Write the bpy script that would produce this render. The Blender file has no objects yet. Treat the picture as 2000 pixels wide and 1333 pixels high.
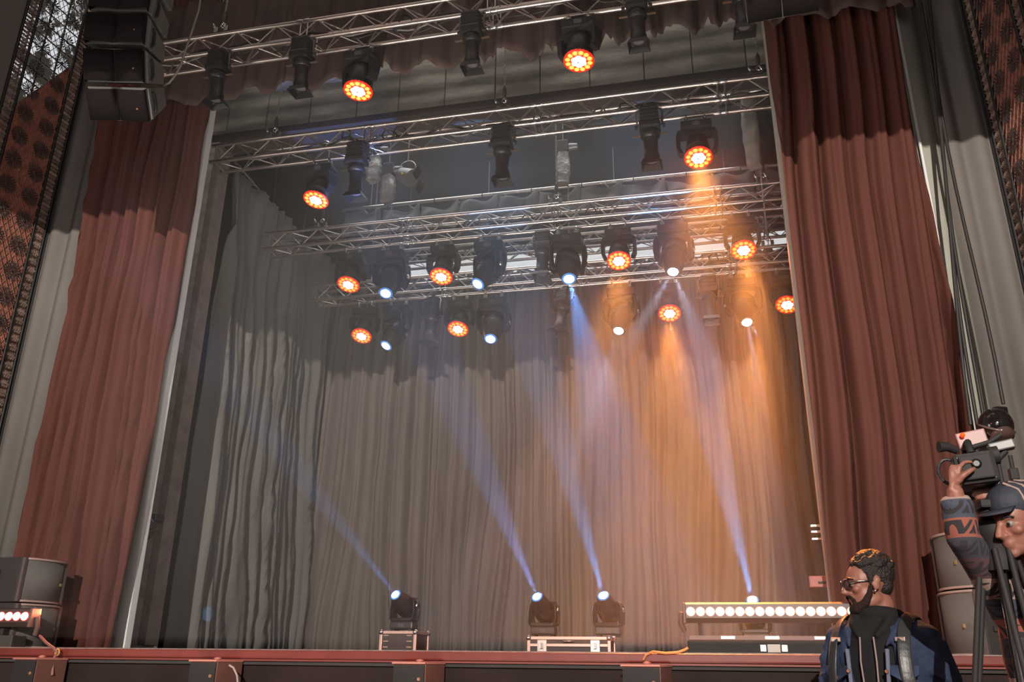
import bpy, bmesh, math, random
from mathutils import Vector, Matrix, Quaternion, noise
random.seed(7)
S = bpy.context.scene
COL = S.collection
PI = math.pi
V = Vector

# ------------------------------------------------------------------ camera
F, CX, CY = 1662.0, 1000.0, 666.5
_Z = V((50, 4366, -F)).normalized()
_X = -V((-7900, -542, -F)); _X = (_X - _Z * _X.dot(_Z)).normalized()
_Y = _Z.cross(_X)
RM = Matrix((_X, _Y, _Z))
CAMP = V((0, 0, 1.25))
cd = bpy.data.cameras.new('camera'); cam = bpy.data.objects.new('camera', cd); COL.objects.link(cam)
cd.sensor_width = 36.0; cd.lens = F / 2000 * 36; cd.clip_start = 0.05; cd.clip_end = 200
cam.matrix_world = Matrix.Translation(CAMP) @ RM.to_4x4()
S.camera = cam

def at(u, v, Y):
    """the point of the plane y=Y that a spot of the photograph shows"""
    d = RM @ V(((u - CX) / F, -(v - CY) / F, -1.0))
    return CAMP + d * ((Y - CAMP.y) / d.y)

# ------------------------------------------------------------------ world, lights, exposure
S.view_settings.view_transform = 'Standard'
S.view_settings.look = 'None'
S.view_settings.exposure = 0.0
S.view_settings.gamma = 1.0
S.view_settings.use_curve_mapping = False
S.cycles.max_bounces = 4
S.cycles.diffuse_bounces = 2
S.cycles.glossy_bounces = 2
S.cycles.transmission_bounces = 3
S.cycles.transparent_max_bounces = 6
S.cycles.volume_bounces = 0
S.cycles.use_denoising = True
S.cycles.adaptive_threshold = 0.03
S.cycles.sample_clamp_indirect = 3.0
S.cycles.caustics_reflective = False
S.cycles.caustics_refractive = False
W = bpy.data.worlds.new('world'); S.world = W; W.use_nodes = True
W.node_tree.nodes['Background'].inputs[0].default_value = (0.62, 0.50, 0.47, 1)
W.node_tree.nodes['Background'].inputs[1].default_value = 0.16

HAZE = 0.028
def light(name, kind, loc, energy, color, target=None, **kw):
    l = bpy.data.lights.new(name, kind); l.energy = energy; l.color = color
    for k, a in kw.items(): setattr(l, k, a)
    o = bpy.data.objects.new(name, l); COL.objects.link(o); o.location = loc
    if target is not None:
        o.rotation_euler = (V(target) - V(loc)).to_track_quat('-Z', 'Y').to_euler()
    return o
# hard light of the projector at the back of the hall, over the audience
light('house_light', 'SPOT', (1.0, -13.0, 6.6), 15500, (1.0, 0.89, 0.80), (-2.2, 7.5, 3.6),
      spot_size=math.radians(40), spot_blend=0.05, shadow_soft_size=0.05)
light('header_fill', 'AREA', (-2.2, 4.4, 0.25), 105, (1.0, 0.90, 0.82), (-2.2, 8.6, 8.2), size=5.0, size_y=0.5, shape='RECTANGLE', spread=math.radians(70))  # upward fill added to brighten the concrete header
# soft frontal fill added to brighten header and curtains, no windows there
light('hall_fill', 'AREA', (-8.5, 0.5, 2.8), 125, (1.0, 0.92, 0.88), (-1.2, 8.0, 5.4), size=3.0, size_y=3.0, shape='RECTANGLE')
light('hall_fill_right', 'AREA', (0.5, -3.5, 3.6), 95, (1.0, 0.90, 0.86), (-2.2, 8.0, 5.2), size=3.0, size_y=3.0, shape='RECTANGLE')
# daylight from the skylights over the stage and the hall
light('skylight_stage', 'AREA', (-2.2, 10.2, 8.9), 80, (0.90, 0.95, 1.0), (-2.2, 10.0, 0), size=6.0, size_y=3.0, shape='RECTANGLE', spread=math.radians(110))
light('skylight_hall', 'AREA', (-2.2, 4.0, 11.5), 40, (1.0, 0.80, 0.70), (-2.2, 6.6, 6), size=8.0, size_y=2.0, shape='RECTANGLE')
# warm red wash on the hall front
light('red_wash_left', 'SPOT', (-7.0, -3.0, 4.6), 260, (1.0, 0.20, 0.12), (0.2, 5.2, 1.3), spot_size=math.radians(55), spot_blend=0.6, shadow_soft_size=0.3)
light('red_wash_right', 'SPOT', (3.4, 5.4, 3.9), 200, (1.0, 0.22, 0.12), (0.7, 4.0, 1.4), spot_size=math.radians(80), spot_blend=0.5, shadow_soft_size=0.2)

# ------------------------------------------------------------------ materials
MATS = {}
def mat(name, col, rough=0.6, metal=0.0, var=0.0, scale=6.0, bump=0.0, bscale=40.0, emit=None, estr=0.0, stretch=(1, 1, 1), col2=None, sheen=0.0, coat=0.0):
    if name in MATS: return MATS[name]
    m = bpy.data.materials.new(name); m.use_nodes = True
    nt = m.node_tree; b = nt.nodes['Principled BSDF']
    b.inputs['Base Color'].default_value = (*col, 1); b.inputs['Roughness'].default_value = rough
    b.inputs['Metallic'].default_value = metal
    if sheen: b.inputs['Sheen Weight'].default_value = sheen
    if coat: b.inputs['Coat Weight'].default_value = coat
    if emit is not None:
        b.inputs['Emission Color'].default_value = (*emit, 1); b.inputs['Emission Strength'].default_value = estr
    if var or bump:
        tc = nt.nodes.new('ShaderNodeTexCoord'); mp = nt.nodes.new('ShaderNodeMapping')
        mp.inputs['Scale'].default_value = stretch
        nt.links.new(tc.outputs['Object'], mp.inputs['Vector'])
    if var:
        n = nt.nodes.new('ShaderNodeTexNoise'); n.inputs['Scale'].default_value = scale; n.inputs['Detail'].default_value = 5
        r = nt.nodes.new('ShaderNodeValToRGB')
        c2 = col2 or tuple(c * (1 - var) for c in col)
        r.color_ramp.elements[0].color = (*c2, 1); r.color_ramp.elements[1].color = (*[min(1, c * (1 + var)) for c in col], 1)
        r.color_ramp.elements[0].position = 0.35; r.color_ramp.elements[1].position = 0.65
        nt.links.new(mp.outputs[0], n.inputs['Vector']); nt.links.new(n.outputs[0], r.inputs[0]); nt.links.new(r.outputs[0], b.inputs['Base Color'])
    if bump:
        n = nt.nodes.new('ShaderNodeTexNoise'); n.inputs['Scale'].default_value = bscale; n.inputs['Detail'].default_value = 4
        bp = nt.nodes.new('ShaderNodeBump'); bp.inputs['Strength'].default_value = bump; bp.inputs['Distance'].default_value = 0.02
        nt.links.new(mp.outputs[0], n.inputs['Vector']); nt.links.new(n.outputs[0], bp.inputs['Height']); nt.links.new(bp.outputs[0], b.inputs['Normal'])
    if rough >= .75: b.inputs['Specular IOR Level'].default_value = .15
    MATS[name] = m
    return m

M_red = mat('red_velour', (0.112, 0.042, 0.032), 0.8, var=0.10, scale=3, bump=0.15, bscale=18, stretch=(1, 1, .3))
M_val = mat('valance_velour', (0.085, 0.055, 0.048), 0.8, var=0.12, scale=3, bump=0.15, bscale=14)
M_grey = mat('grey_velour', (0.185, 0.176, 0.162), 0.85, var=0.12, scale=2.2, bump=0.12, bscale=16, stretch=(1, 1, .3))
M_back = mat('backdrop_velour', (0.19, 0.158, 0.138), 0.85, var=0.12, scale=2.2, bump=0.12, bscale=20, stretch=(1, 1, .25))
M_conc = mat('concrete', (0.66, 0.63, 0.56), 0.85, var=0.22, scale=2.6, bump=0.5, bscale=9, stretch=(1, 1, 2.4))
M_plaster = mat('grey_plaster', (0.20, 0.185, 0.17), 0.8, var=0.06, scale=1.5, bump=0.1, bscale=30)
M_pale = mat('pale_plaster', (0.42, 0.42, 0.36), 0.7, var=0.05, scale=2)
M_dark = mat('dark_stage_paint', (0.060, 0.055, 0.052), 0.9, var=0.15, scale=1.2)
M_black = mat('black_housing', (0.020, 0.018, 0.018), 0.38, bump=0.04, bscale=60)
M_blackm = mat('black_matte', (0.017, 0.015, 0.015), 0.7, var=0.1, scale=4)
M_gloss = mat('black_gloss', (0.012, 0.010, 0.010), 0.08, coat=0.6)
M_alu = mat('aluminium', (0.70, 0.61, 0.55), 0.33, metal=1.0, var=0.08, scale=5)
M_steel = mat('bright_steel', (0.75, 0.73, 0.70), 0.25, metal=1.0)
M_chain = mat('chain_steel', (0.40, 0.37, 0.33), 0.4, metal=0.8)
M_foil = mat('silver_bag_fabric', (0.46, 0.42, 0.36), 0.35, metal=0.5, bump=0.9, bscale=12, var=0.2, scale=6)
M_white = mat('white_paint', (0.92, 0.92, 0.90), 0.5)
M_floor = mat('hall_floor', (0.05, 0.035, 0.03), 0.5, var=0.2, scale=2)
M_front = mat('stage_front_boards', (0.030, 0.019, 0.018), 0.75, var=0.15, scale=3, bump=.2)
M_nose = mat('red_edge_paint', (0.17, 0.022, 0.014), 0.45, var=0.12, scale=8)
M_grille = mat('metal_grille', (0.22, 0.21, 0.195), 0.5, metal=0.35, bump=0.7, bscale=220)
M_case = mat('case_laminate', (0.055, 0.035, 0.033), 0.55, bump=0.1)
M_jacket = None
E_white = mat('lamp_white', (1, 1, 1), 0.3, emit=(1, 0.97, 0.95), estr=2.5)
E_amber = mat('lamp_amber', (1, 0.7, 0.1), 0.3, emit=(0.62, 0.37, 0.008), estr=0.8)
E_dot = mat('lamp_pale_dot', (1, .9, .5), 0.3, emit=(0.9, 0.8, 0.45), estr=0.8)
E_red = mat('lamp_red_rim', (0.8, 0.05, 0.02), 0.3, emit=(0.95, 0.01, 0.003), estr=0.8)
E_beam = mat('lamp_daylight', (1, 1, 1), 0.2, emit=(0.9, 0.96, 1.0), estr=8.0)
E_blue = mat('lamp_blue_rim', (0.05, 0.2, 0.5), 0.2, emit=(0.05, 0.22, 0.60), estr=0.7)
E_strip = mat('strip_glow', (0.9, 0.9, 0.9), 0.4, emit=(0.95, 0.98, 1.0), estr=0.62)

# ------------------------------------------------------------------ mesh builder
class MB:
    def __init__(s): s.v = []; s.f = []; s.sm = []
    def add(s, vs, fs, smooth=False):
        n = len(s.v); s.v += [tuple(p) for p in vs]; s.f += [tuple(i + n for i in q) for q in fs]; s.sm += [smooth] * len(fs)
        return s
    def box(s, c, d, rot=None, taper=None):
        hx, hy, hz = d[0] / 2, d[1] / 2, d[2] / 2; tx, ty = taper or (1, 1)
        P = [V((x * (tx if z > 0 else 1), y * (ty if z > 0 else 1), z)) for z in (-hz, hz) for y in (-hy, hy) for x in (-hx, hx)]
        if rot is not None: P = [rot @ p for p in P]
        P = [p + V(c) for p in P]
        return s.add(P, [(0, 2, 3, 1), (4, 5, 7, 6), (0, 1, 5, 4), (2, 6, 7, 3), (0, 4, 6, 2), (1, 3, 7, 5)])
    def bbox(s, c, d, b=0.01, rot=None):
        """box with chamfered edges"""
        bm = bmesh.new(); bmesh.ops.create_cube(bm, size=1)
        for v in bm.verts: v.co = V((v.co.x * d[0], v.co.y * d[1], v.co.z * d[2]))
        bmesh.ops.bevel(bm, geom=list(bm.edges), offset=b, segments=2, affect='EDGES', profile=0.6)
        bm.verts.index_update()
        P = [((rot @ v.co) if rot is not None else v.co.copy()) + V(c) for v in bm.verts]
        fs = [tuple(v.index for v in f.verts) for f in bm.faces]; bm.free()
        return s.add(P, fs)
    def loft(s, rings, cap=True, smooth=True, close=True):
        """rings: list of lists of points, all of one length"""
        n = len(rings[0]); vs = [p for r in rings for p in r]; fs = []
        for i in range(len(rings) - 1):
            for j in range(n if close else n - 1):
                a = i * n + j; b = i * n + (j + 1) % n
                fs.append((a, b, b + n, a + n))
        s.add(vs, fs, smooth)
        if cap:
            s.add(rings[0], [tuple(range(n))[::-1]]); s.add(rings[-1], [tuple(range(n))])
        return s
    def tube(s, pts, r, n=8, cap=True, flat=1.0):
        pts = [V(p) for p in pts]; R = r if isinstance(r, (list, tuple)) else [r] * len(pts)
        rings = []; up = None
        for i, p in enumerate(pts):
            t = (pts[min(i + 1, len(pts) - 1)] - pts[max(i - 1, 0)]).normalized()
            if up is None: up = t.orthogonal().normalized()
            up = (up - t * up.dot(t)); up = up.normalized() if up.length > 1e-6 else t.orthogonal().normalized()
            w = t.cross(up)
            rings.append([p + (up * math.cos(2 * PI * k / n) + w * math.sin(2 * PI * k / n) * flat) * R[i] for k in range(n)])
        return s.loft(rings, cap)
    def lathe(s, prof, org=(0, 0, 0), axis=(0, 0, 1), n=20, cap=True, sx=1.0, sy=1.0, smooth=True):
        """prof: (radius, height) pairs"""
        q = V(axis).normalized().to_track_quat('Z', 'Y'); rings = []
        for r, h in prof:
            rings.append([V(org) + q @ V((r * math.cos(2 * PI * k / n) * sx, r * math.sin(2 * PI * k / n) * sy, h)) for k in range(n)])
        return s.loft(rings, cap, smooth)
    def ell(s, c, r, rot=None, n=14, m=10):
        rings = []
        for i in range(m + 1):
            a = -PI / 2 + PI * i / m; a = max(-PI / 2 + .08, min(PI / 2 - .08, a))
            R = []
            for k in range(n):
                p = V((r[0] * math.cos(a) * math.cos(2 * PI * k / n), r[1] * math.cos(a) * math.sin(2 * PI * k / n), r[2] * math.sin(a)))
                R.append(V(c) + (rot @ p if rot is not None else p))
            rings.append(R)
        return s.loft(rings, True)
    def torus(s, c, R, r, axis=(0, 0, 1), n=16, m=6, sx=1.0, sy=1.0):
        q = V(axis).normalized().to_track_quat('Z', 'Y'); rings = []
        for i in range(n):
            a = 2 * PI * i / n; cc = V((R * math.cos(a) * sx, R * math.sin(a) * sy, 0)); d = V((math.cos(a), math.sin(a), 0))
            rings.append([V(c) + q @ (cc + d * r * math.cos(2 * PI * k / m) + V((0, 0, r * math.sin(2 * PI * k / m)))) for k in range(m)])
        rings.append(rings[0])
        return s.loft(rings, False)
    def xf(s, M):
        s.v = [tuple(M @ V(p)) for p in s.v]; return s
    def mesh(s, name, m):
        me = bpy.data.meshes.new(name); me.from_pydata(s.v, [], s.f); me.materials.append(m)
        me.polygons.foreach_set('use_smooth', s.sm); me.update()
        return me
    def build(s, name, m, parent=None, loc=None, rot=None):
        return obj(name, s.mesh(name, m), parent, loc, rot)

def obj(name, me, parent=None, loc=None, rot=None):
    o = bpy.data.objects.new(name, me); COL.objects.link(o)
    if parent is not None: o.parent = parent
    if loc is not None: o.location = loc
    if rot is not None: o.rotation_euler = rot
    return o
def tag(o, label, cat, group=None, kind=None):
    o['label'] = label; o['category'] = cat
    if group: o['group'] = group
    if kind: o['kind'] = kind
    return o
def thing(name, label, cat, loc=(0, 0, 0), rot=(0, 0, 0), group=None):
    o = obj(name, None, None, loc, rot); o.empty_display_size = 0.1
    return tag(o, label, cat, group)
def struct(o): o['kind'] = 'structure'; return o
def dup(root, loc, rot=None, label=None):
    def cp(o, par):
        c = o.copy(); COL.objects.link(c); c.parent = par
        for ch in KIDS.get(o.name, []): cp(ch, c)
        return c
    r = cp(root, None); r.location = loc
    if rot is not None: r.rotation_euler = rot
    if label: r['label'] = label
    return r
KIDS = {}
def index_kids(root):
    KIDS[root.name] = list(root.children)
    for c in root.children: index_kids(c)

# ------------------------------------------------------------------ structure
SZ = 1.33          # stage level
MB().box((-2.2, 0.0, -0.05), (16, 12.6, 0.1)).build('floor', M_floor)['kind'] = 'structure'
st = struct(MB().box((-2.2, 9.9, SZ - 0.06), (13.0, 7.3, 0.08)).build('stage_floor', M_dark))
sf = struct(MB().box((-2.2, 6.33, 0.62), (13.0, 0.10, 1.26)).build('wall_stage_front', M_front))
fr = struct(MB().bbox((-2.2, 6.26, SZ - 0.028), (13.0, 0.12, 0.060), 0.012).build('trim_1', M_nose))
struct(MB().box((-2.2, 6.25, SZ - 0.066), (13.0, 0.05, 0.016)).build('trim_2', mat('dark_red_paint', (0.2, .035, .025), 0.5)))
fr2 = struct(MB().box((-2.2, 6.27, SZ + 0.006), (13.0, 0.10, 0.008)).build('trim_3', mat('edge_highlight', (0.25, 0.18, 0.16), 0.5, var=.2, scale=20)))  # thin highlight along the stage edge, painted as a paler strip

XL, XR, ZC, YB = -7.25, 2.9, 8.92, 13.0
struct(MB().box((XL - 0.1, 10.8, ZC / 2), (0.2, 4.6, ZC)).build('wall_left', M_dark))
struct(MB().box((XR + 0.1, 10.8, ZC / 2), (0.2, 4.6, ZC)).build('wall_right', M_dark))
struct(MB().box(((XL + XR) / 2, YB + 0.1, ZC / 2), (XR - XL + 0.4, 0.2, ZC)).build('wall_back', M_dark))
ceil = struct(MB().box(((XL + XR) / 2, 10.8, ZC + 0.1), (XR - XL + 0.4, 4.7, 0.2)).build('ceiling', M_dark))
# beams and pipes of the dark ceiling
for i, (a, b, r) in enumerate([((-7.15, 8.8, 8.75), (-7.15, 12.9, 8.75), .05), ((XL, 12.9, 8.72), (XR, 12.9, 8.72), .03),
                               ((-4.35, 12.85, 8.85), (-4.35, 12.85, 7.95), .04)]):
    struct(MB().tube([a, b], r, 8).build('trim_%d' % (4 + i), mat('dark_pipe', (0.025, .022, .02), .7)))
# concrete front wall of the stage house: header panels and side column
hd = struct(obj('wall_front', None)); hd['kind'] = 'structure'
x = -7.2; k = 0
ws = []
while x < 2.9:
    w = 0.62 + 0.05 * math.sin(k * 2.1); ws.append((x, w)); x += w; k += 1
for x, w in ws:
    jy = 0.006 * math.sin(x * 9)
    MB().bbox((x + w / 2, 8.76 + jy, 8.42), (w - 0.012, 0.28, 1.22), 0.008).build('panel', M_conc, hd)
MB().box((-2.2, 8.82, 8.45), (10.1, 0.25, 1.2)).build('core', mat('joint_grey', (0.10, 0.095, 0.09), .9), hd)  # darker grey core seen in the panel joints
MB().box((-2.15, 8.75, 7.80), (8.2, 0.36, 0.09)).build('soffit_board', mat('brown_soffit', (0.06, .045, .04), .8), hd)
col = struct(obj('wall_front_column', None)); 
MB().bbox((-6.66, 8.76, 4.6), (1.36, 0.3, 6.5), 0.01).build('column', M_conc, col)
MB().bbox((-5.98, 8.72, 4.55), (0.10, 0.24, 6.3), 0.012).build('edge_strip', mat('pale_brown_edge', (0.30, 0.24, 0.20), .8, var=.15), col)
struct(MB().box((2.35, 8.8, 4.6), (1.1, 0.3, 6.5)).build('wall_front_column', M_conc))
# upper wall of the hall over the proscenium
struct(MB().box((-2.2, 7.85, 10.2), (13, 0.2, 3.2)).build('wall_front_upper', mat('upper_wall_green', (0.060, 0.066, 0.058), .9, var=.2)))
# white post at the inner edge of the opening
struct(MB().bbox((-5.41, 7.50, 4.65), (0.115, 0.10, 6.64), 0.01).build('trim_8', M_white))
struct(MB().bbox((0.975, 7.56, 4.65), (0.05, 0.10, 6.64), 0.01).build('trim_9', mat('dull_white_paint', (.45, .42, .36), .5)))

def profile_wall(name, pts, z0, z1, m, parent=None):
    rings = [[V((x, y, z)) for x, y in pts] for z in (z0, z1)]
    mb = MB().loft(rings, cap=False, close=False)
    o = mb.build(name, m, parent)
    md = o.modifiers.new('thick', 'SOLIDIFY'); md.thickness = 0.03; md.offset = 0
    return o
def side_wall(sgn, nm):
    """plaster coves between the house curtain and the lattice; sgn -1 left, +1 right"""
    c = -2.2
    w = struct(obj(nm, None))
    X = lambda d: c + sgn * d
    pale = [(X(4.36), 7.62), (X(4.42), 7.46), (X(4.58), 7.50)]
    profile_wall('pale_strip', pale, 1.33, 9.6, M_pale, w)
    pts = []
    for i in range(25):
        t = i / 24; d = 4.57 + t * 0.44
        pts.append((X(d), 7.50 - 0.10 * t + 0.035 * math.cos(t * 2 * PI * 2.0)))
    profile_wall('plaster_cove', pts, 1.33, 9.6, M_plaster, w)
    profile_wall('dark_reveal', [(X(5.01), 7.40), (X(5.04), 7.52), (X(5.09), 7.30)], 1.33, 9.6, M_blackm, w)
    return w
side_wall(-1, 'wall_hall_left'); side_wall(1, 'wall_hall_right')
struct(MB().tube([(1.94 + .27, 7.42, 1.4), (1.94 + .27, 7.42, 9.2)], .014, 8).build('trim_10', M_white))

# unseen scalloped cloth added to shape the shade edge on the backdrop
def border():
    mb = MB(); n = 160; g = []
    rnd = random.Random(31); ed = [0]
    while ed[-1] < 12: ed.append(ed[-1] + rnd.uniform(.10, .26))
    import bisect
    for i in range(n * 4 + 1):
        x = 12 * i / (n * 4); k = min(bisect.bisect_right(ed, x) - 1, len(ed) - 2); u = (x - ed[k]) / (ed[k + 1] - ed[k])
        mid = 1.0 if 4.6 < x < 8.95 else .12
        hz = 6.14 - (.03 + .26 * ((k * 37) % 10) / 10) * mid * (1 - math.sin(PI * u) ** .55) - .022 * (x - 6) ** 2 / 6
        g.append((x - 8.0, .9, hz)); g.append((x - 8.0, .9, 8.2))
    fs = [(2 * i, 2 * i + 2, 2 * i + 3, 2 * i + 1) for i in range(n * 4)]
    o = mb.add(g, fs).build('scallop_blocker', M_val); md = o.modifiers.new('t', 'SOLIDIFY'); md.thickness = .01
    tag(o, 'scalloped cloth added unseen over the hall to shade the upper stage', 'curtain')
border()
# lattice panels on the splayed side walls
def lattice(sgn, nm, label):
    far = V((-2.2 + sgn * 5.04, 7.38, 0)); d = V((sgn * 0.103, -0.995, 0)).normalized()     # runs towards the hall
    inn = V((-sgn, 0, 0)); nrm = V((-d.y, d.x, 0)); nrm = nrm if nrm.dot(inn) > 0 else -nrm
    def P(s, z, off=0): p = far + d * s + nrm * off; return V((p.x, p.y, z))
    root = thing(nm, label, 'wall panel', P(0, 1.33))
    root['kind'] = 'structure'
    o0 = V(root.location)
    def part(name, mb, m):
        mb.v = [tuple(V(p) - o0) for p in mb.v]; return mb.build(name, m, root)
    Wd, z0, z1 = .90, 1.33, 9.25
    m_in = mat('terracotta_lattice', (0.42, 0.15, 0.10), .6, var=.25, scale=7, bump=.8, bscale=60)
    m_star = mat('grey_star_relief', (0.33, 0.20, 0.155), .5, var=.2, scale=20)
    m_hub = mat('star_hub', (0.035, .030, .032), .6)
    m_line = mat('black_frame_paint', (0.02, .018, .018), .5)
    m_bor = mat('border_relief', (0.27, 0.185, 0.15), .6, var=.3, scale=9, bump=.8, bscale=50)
    bd = .15
    slope = lambda s: 8.35 - 1.70 * s
    # back board (below the glazed part)
    mb = MB(); A = [P(0, z0), P(Wd, z0), P(Wd, slope(Wd)), P(0, slope(0))]; B = [p - nrm * .05 for p in A]
    mb.add(A + B, [(0, 1, 2, 3), (7, 6, 5, 4), (0, 4, 5, 1), (1, 5, 6, 2), (2, 6, 7, 3), (3, 7, 4, 0)]); part('back_board', mb, m_in)
    # frame lines
    for s in (0.0, bd, Wd - bd, Wd):
        mb = MB().tube([P(s, z0, .02), P(s, z1 - (0.0 if s in (0, Wd) else .25), .02)], .017, 4); part('frame_bar', mb, m_line)
    for a, b in (((bd, z1 - .25), (bd + .12, z1 - .02)), ((0, z1), (Wd, z1))):
        mb = MB().tube([P(a[0], a[1], .02), P(b[0], b[1], .02)], .017, 4); part('frame_bar', mb, m_line)
    # diagonal lattice slats, thin
    mb = MB()
    stp = .095
    k = 0
    s0, s1 = bd, Wd - bd
    for q in range(int((z1 - z0 + (s1 - s0) * 1.7) / stp / 1.35)):
        for dirn in (1, -1):
            zz = z0 - (s1 - s0) * 1.7 + q * stp * 1.35 if dirn > 0 else z0 + q * stp * 1.35
            a = V((s0, zz)); b = V((s1, zz + dirn * (s1 - s0) * 1.7))
            t0 = 0; t1 = 1
            dz = b.y - a.y
            lo, hi = sorted(((z0 - a.y) / dz, (z1 - .05 - a.y) / dz)); t0 = max(0, lo); t1 = min(1, hi)
            if t1 - t0 < .02: continue
            pa = a.lerp(b, t0); pb = a.lerp(b, t1)
            mb.tube([P(pa.x, pa.y, .012 + .006 * dirn), P(pb.x, pb.y, .012 + .006 * dirn)], .0042, 3, cap=False)
    o = part('lattice_slats', mb, m_star); o['kind'] = 'stuff'
    # border basket weave
    mb = MB()
    for (a0, a1) in ((0.02, bd - .02), (Wd - bd + .02, Wd - .02)):
        z = z0 + .02; r = 0
        while z < z1 - .06:
            for i in range(4):
                s = a0 + (i + .5) * (a1 - a0) / 4
                w2 = .017
                mb.add([P(s - .022, z + (0 if r % 2 else .02), .004), P(s + .022, z + (.02 if r % 2 else 0), .004), P(s + .022, z + w2 + (.02 if r % 2 else 0), .022), P(s - .022, z + w2 + (0 if r % 2 else .02), .022)], [(0, 1, 2, 3)])
            z += .052; r += 1
    o = part('woven_border', mb, m_bor); o['kind'] = 'stuff'
    # border boards carrying the weave
    for a0, a1 in ((0, bd), (Wd - bd, Wd)):
        mb = MB(); A = [P(a0, z0, .003), P(a1, z0, .003), P(a1, slope(a1) , .003), P(a0, slope(a0), .003)]
        mb.add(A, [(0, 1, 2, 3)]); part('border_board', mb, m_bor)
    # star medallions
    star = MB()
    for k in range(20):
        a = 2 * PI * k / 20
        c, s_ = math.cos(a), math.sin(a)
        r0, r1, w2 = .030, .105, .0058
        star.add([(c * r0 - s_ * w2 * .5, s_ * r0 + c * w2 * .5, 0), (c * r0 + s_ * w2 * .5, s_ * r0 - c * w2 * .5, 0), (c * r1 + s_ * w2 * 1.5, s_ * r1 - c * w2 * 1.5, 0), (c * r1 * 1.06, s_ * r1 * 1.06, .006), (c * r1 - s_ * w2 * 1.5, s_ * r1 + c * w2 * 1.5, 0)], [(0, 1, 2, 3, 4)])
    star.lathe([(.016, 0), (.022, .004), (.012, .010)], n=10)
    sm = star.mesh('star_medallion', m_hub)
    q = nrm.to_track_quat('Z', 'Y').to_euler()
    z = z0 + .2
    while z < z1 - .15:
        for i in range(2):
            obj('star_medallion', sm, root, P(bd + (Wd - 2 * bd) * (.25 + .5 * i), z, .022) - o0, q)
        z += .31
    return P, nrm, slope, Wd, z1, root
P_l, n_l, slope_l, Wd_l, z1_l, LATL = lattice(-1, 'lattice_panel', 'terracotta star lattice panel with a bright glazed top beside the left speaker array')
P_r, n_r, slope_r, Wd_r, z1_r, LATR = lattice(1, 'lattice_panel', 'terracotta star lattice panel at the top right beyond the hanging cables')
for sgn, nm in ((-1, 'wall_side_left'), (1, 'wall_side_right')):
    far = V((-2.2 + sgn * 5.04, 7.38, 0)); d = V((sgn * 0.103, -0.995, 0)).normalized(); a = far + d * .905; b2_ = far + d * 5.0
    MB().loft([[V((p.x, p.y, z)), V((p.x + sgn * .2, p.y, z))] for p, z in ((a, 0), (b2_, 0))] , cap=False)
    A = [V((a.x, a.y, 0)), V((b2_.x, b2_.y, 0)), V((b2_.x, b2_.y, 11)), V((a.x, a.y, 11))]; o = V((sgn * .2, 0, 0)); B = [p + o for p in A]
    struct(MB().add(A + B, [(0, 1, 2, 3), (7, 6, 5, 4), (0, 4, 5, 1), (1, 5, 6, 2), (2, 6, 7, 3), (3, 7, 4, 0)]).build(nm, M_plaster))
# glazing behind the left lattice: window with trees and sky outside
def glazed(Pf, nrm, slope, Wd, z1, nm):
    w = struct(obj(nm, None))
    m = bpy.data.materials.new('trees_and_sky_outside'); m.use_nodes = True; nt = m.node_tree; b = nt.nodes['Principled BSDF']
    tc = nt.nodes.new('ShaderNodeTexCoord'); n1 = nt.nodes.new('ShaderNodeTexNoise'); n1.inputs['Scale'].default_value = 2.1; n1.inputs['Detail'].default_value = 9; n1.inputs['Roughness'].default_value = .72
    r = nt.nodes.new('ShaderNodeValToRGB'); r.color_ramp.elements[0].position = .50; r.color_ramp.elements[1].position = .535
    r.color_ramp.elements[0].color = (.045, .045, .038, 1); r.color_ramp.elements[1].color = (.85, .87, .92, 1)
    nt.links.new(tc.outputs['Object'], n1.inputs['Vector']); nt.links.new(n1.outputs[0], r.inputs[0])
    nt.links.new(r.outputs[0], b.inputs['Emission Color']); b.inputs['Emission Strength'].default_value = 1.0; b.inputs['Base Color'].default_value = (.02, .02, .02, 1)
    A = [Pf(-.3, slope(0) - .8, -.5), Pf(Wd + .5, slope(Wd) - .9, -.5), Pf(Wd + .5, z1 + .5, -.5), Pf(-.3, z1 + .5, -.5)]
    MB().add(A, [(0, 1, 2, 3)]).build('outside_view', m, w)
    mb = MB()
    zz = slope(Wd)
    for k in range(14):
        z = 6.9 + k * .17
        if z > z1 : break
        s0 = max(0.0, (8.35 - z) / 1.70)
        if s0 < Wd: MB().tube([Pf(s0, z, -.06), Pf(Wd, z, -.06)], .009, 4).build('glazing_bar', mat('silver_bar', (.45, .45, .42), .4, metal=.4), w)
    for s in (.30, .52, .74):
        MB().tube([Pf(s, slope(s), -.07), Pf(s, z1, -.07)], .012, 4).build('glazing_bar', mat('silver_bar', (.45, .45, .42), .4), w)
    A = [Pf(0, slope(0), -.04), Pf(Wd, slope(Wd), -.04), Pf(Wd, z1, -.04), Pf(0, z1, -.04)]
    g = bpy.data.materials.new('glass'); g.use_nodes = True; gb = g.node_tree.nodes['Principled BSDF']; gb.inputs['Transmission Weight'].default_value = 1; gb.inputs['Roughness'].default_value = .02; gb.inputs['IOR'].default_value = 1.1
    B_ = [p - nrm * .006 for p in A]
    MB().add(A + B_, [(0, 1, 2, 3), (7, 6, 5, 4), (0, 4, 5, 1), (1, 5, 6, 2), (2, 6, 7, 3), (3, 7, 4, 0)]).build('pane', g, w)
glazed(P_l, n_l, slope_l, Wd_l, z1_l, 'window_2')

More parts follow.
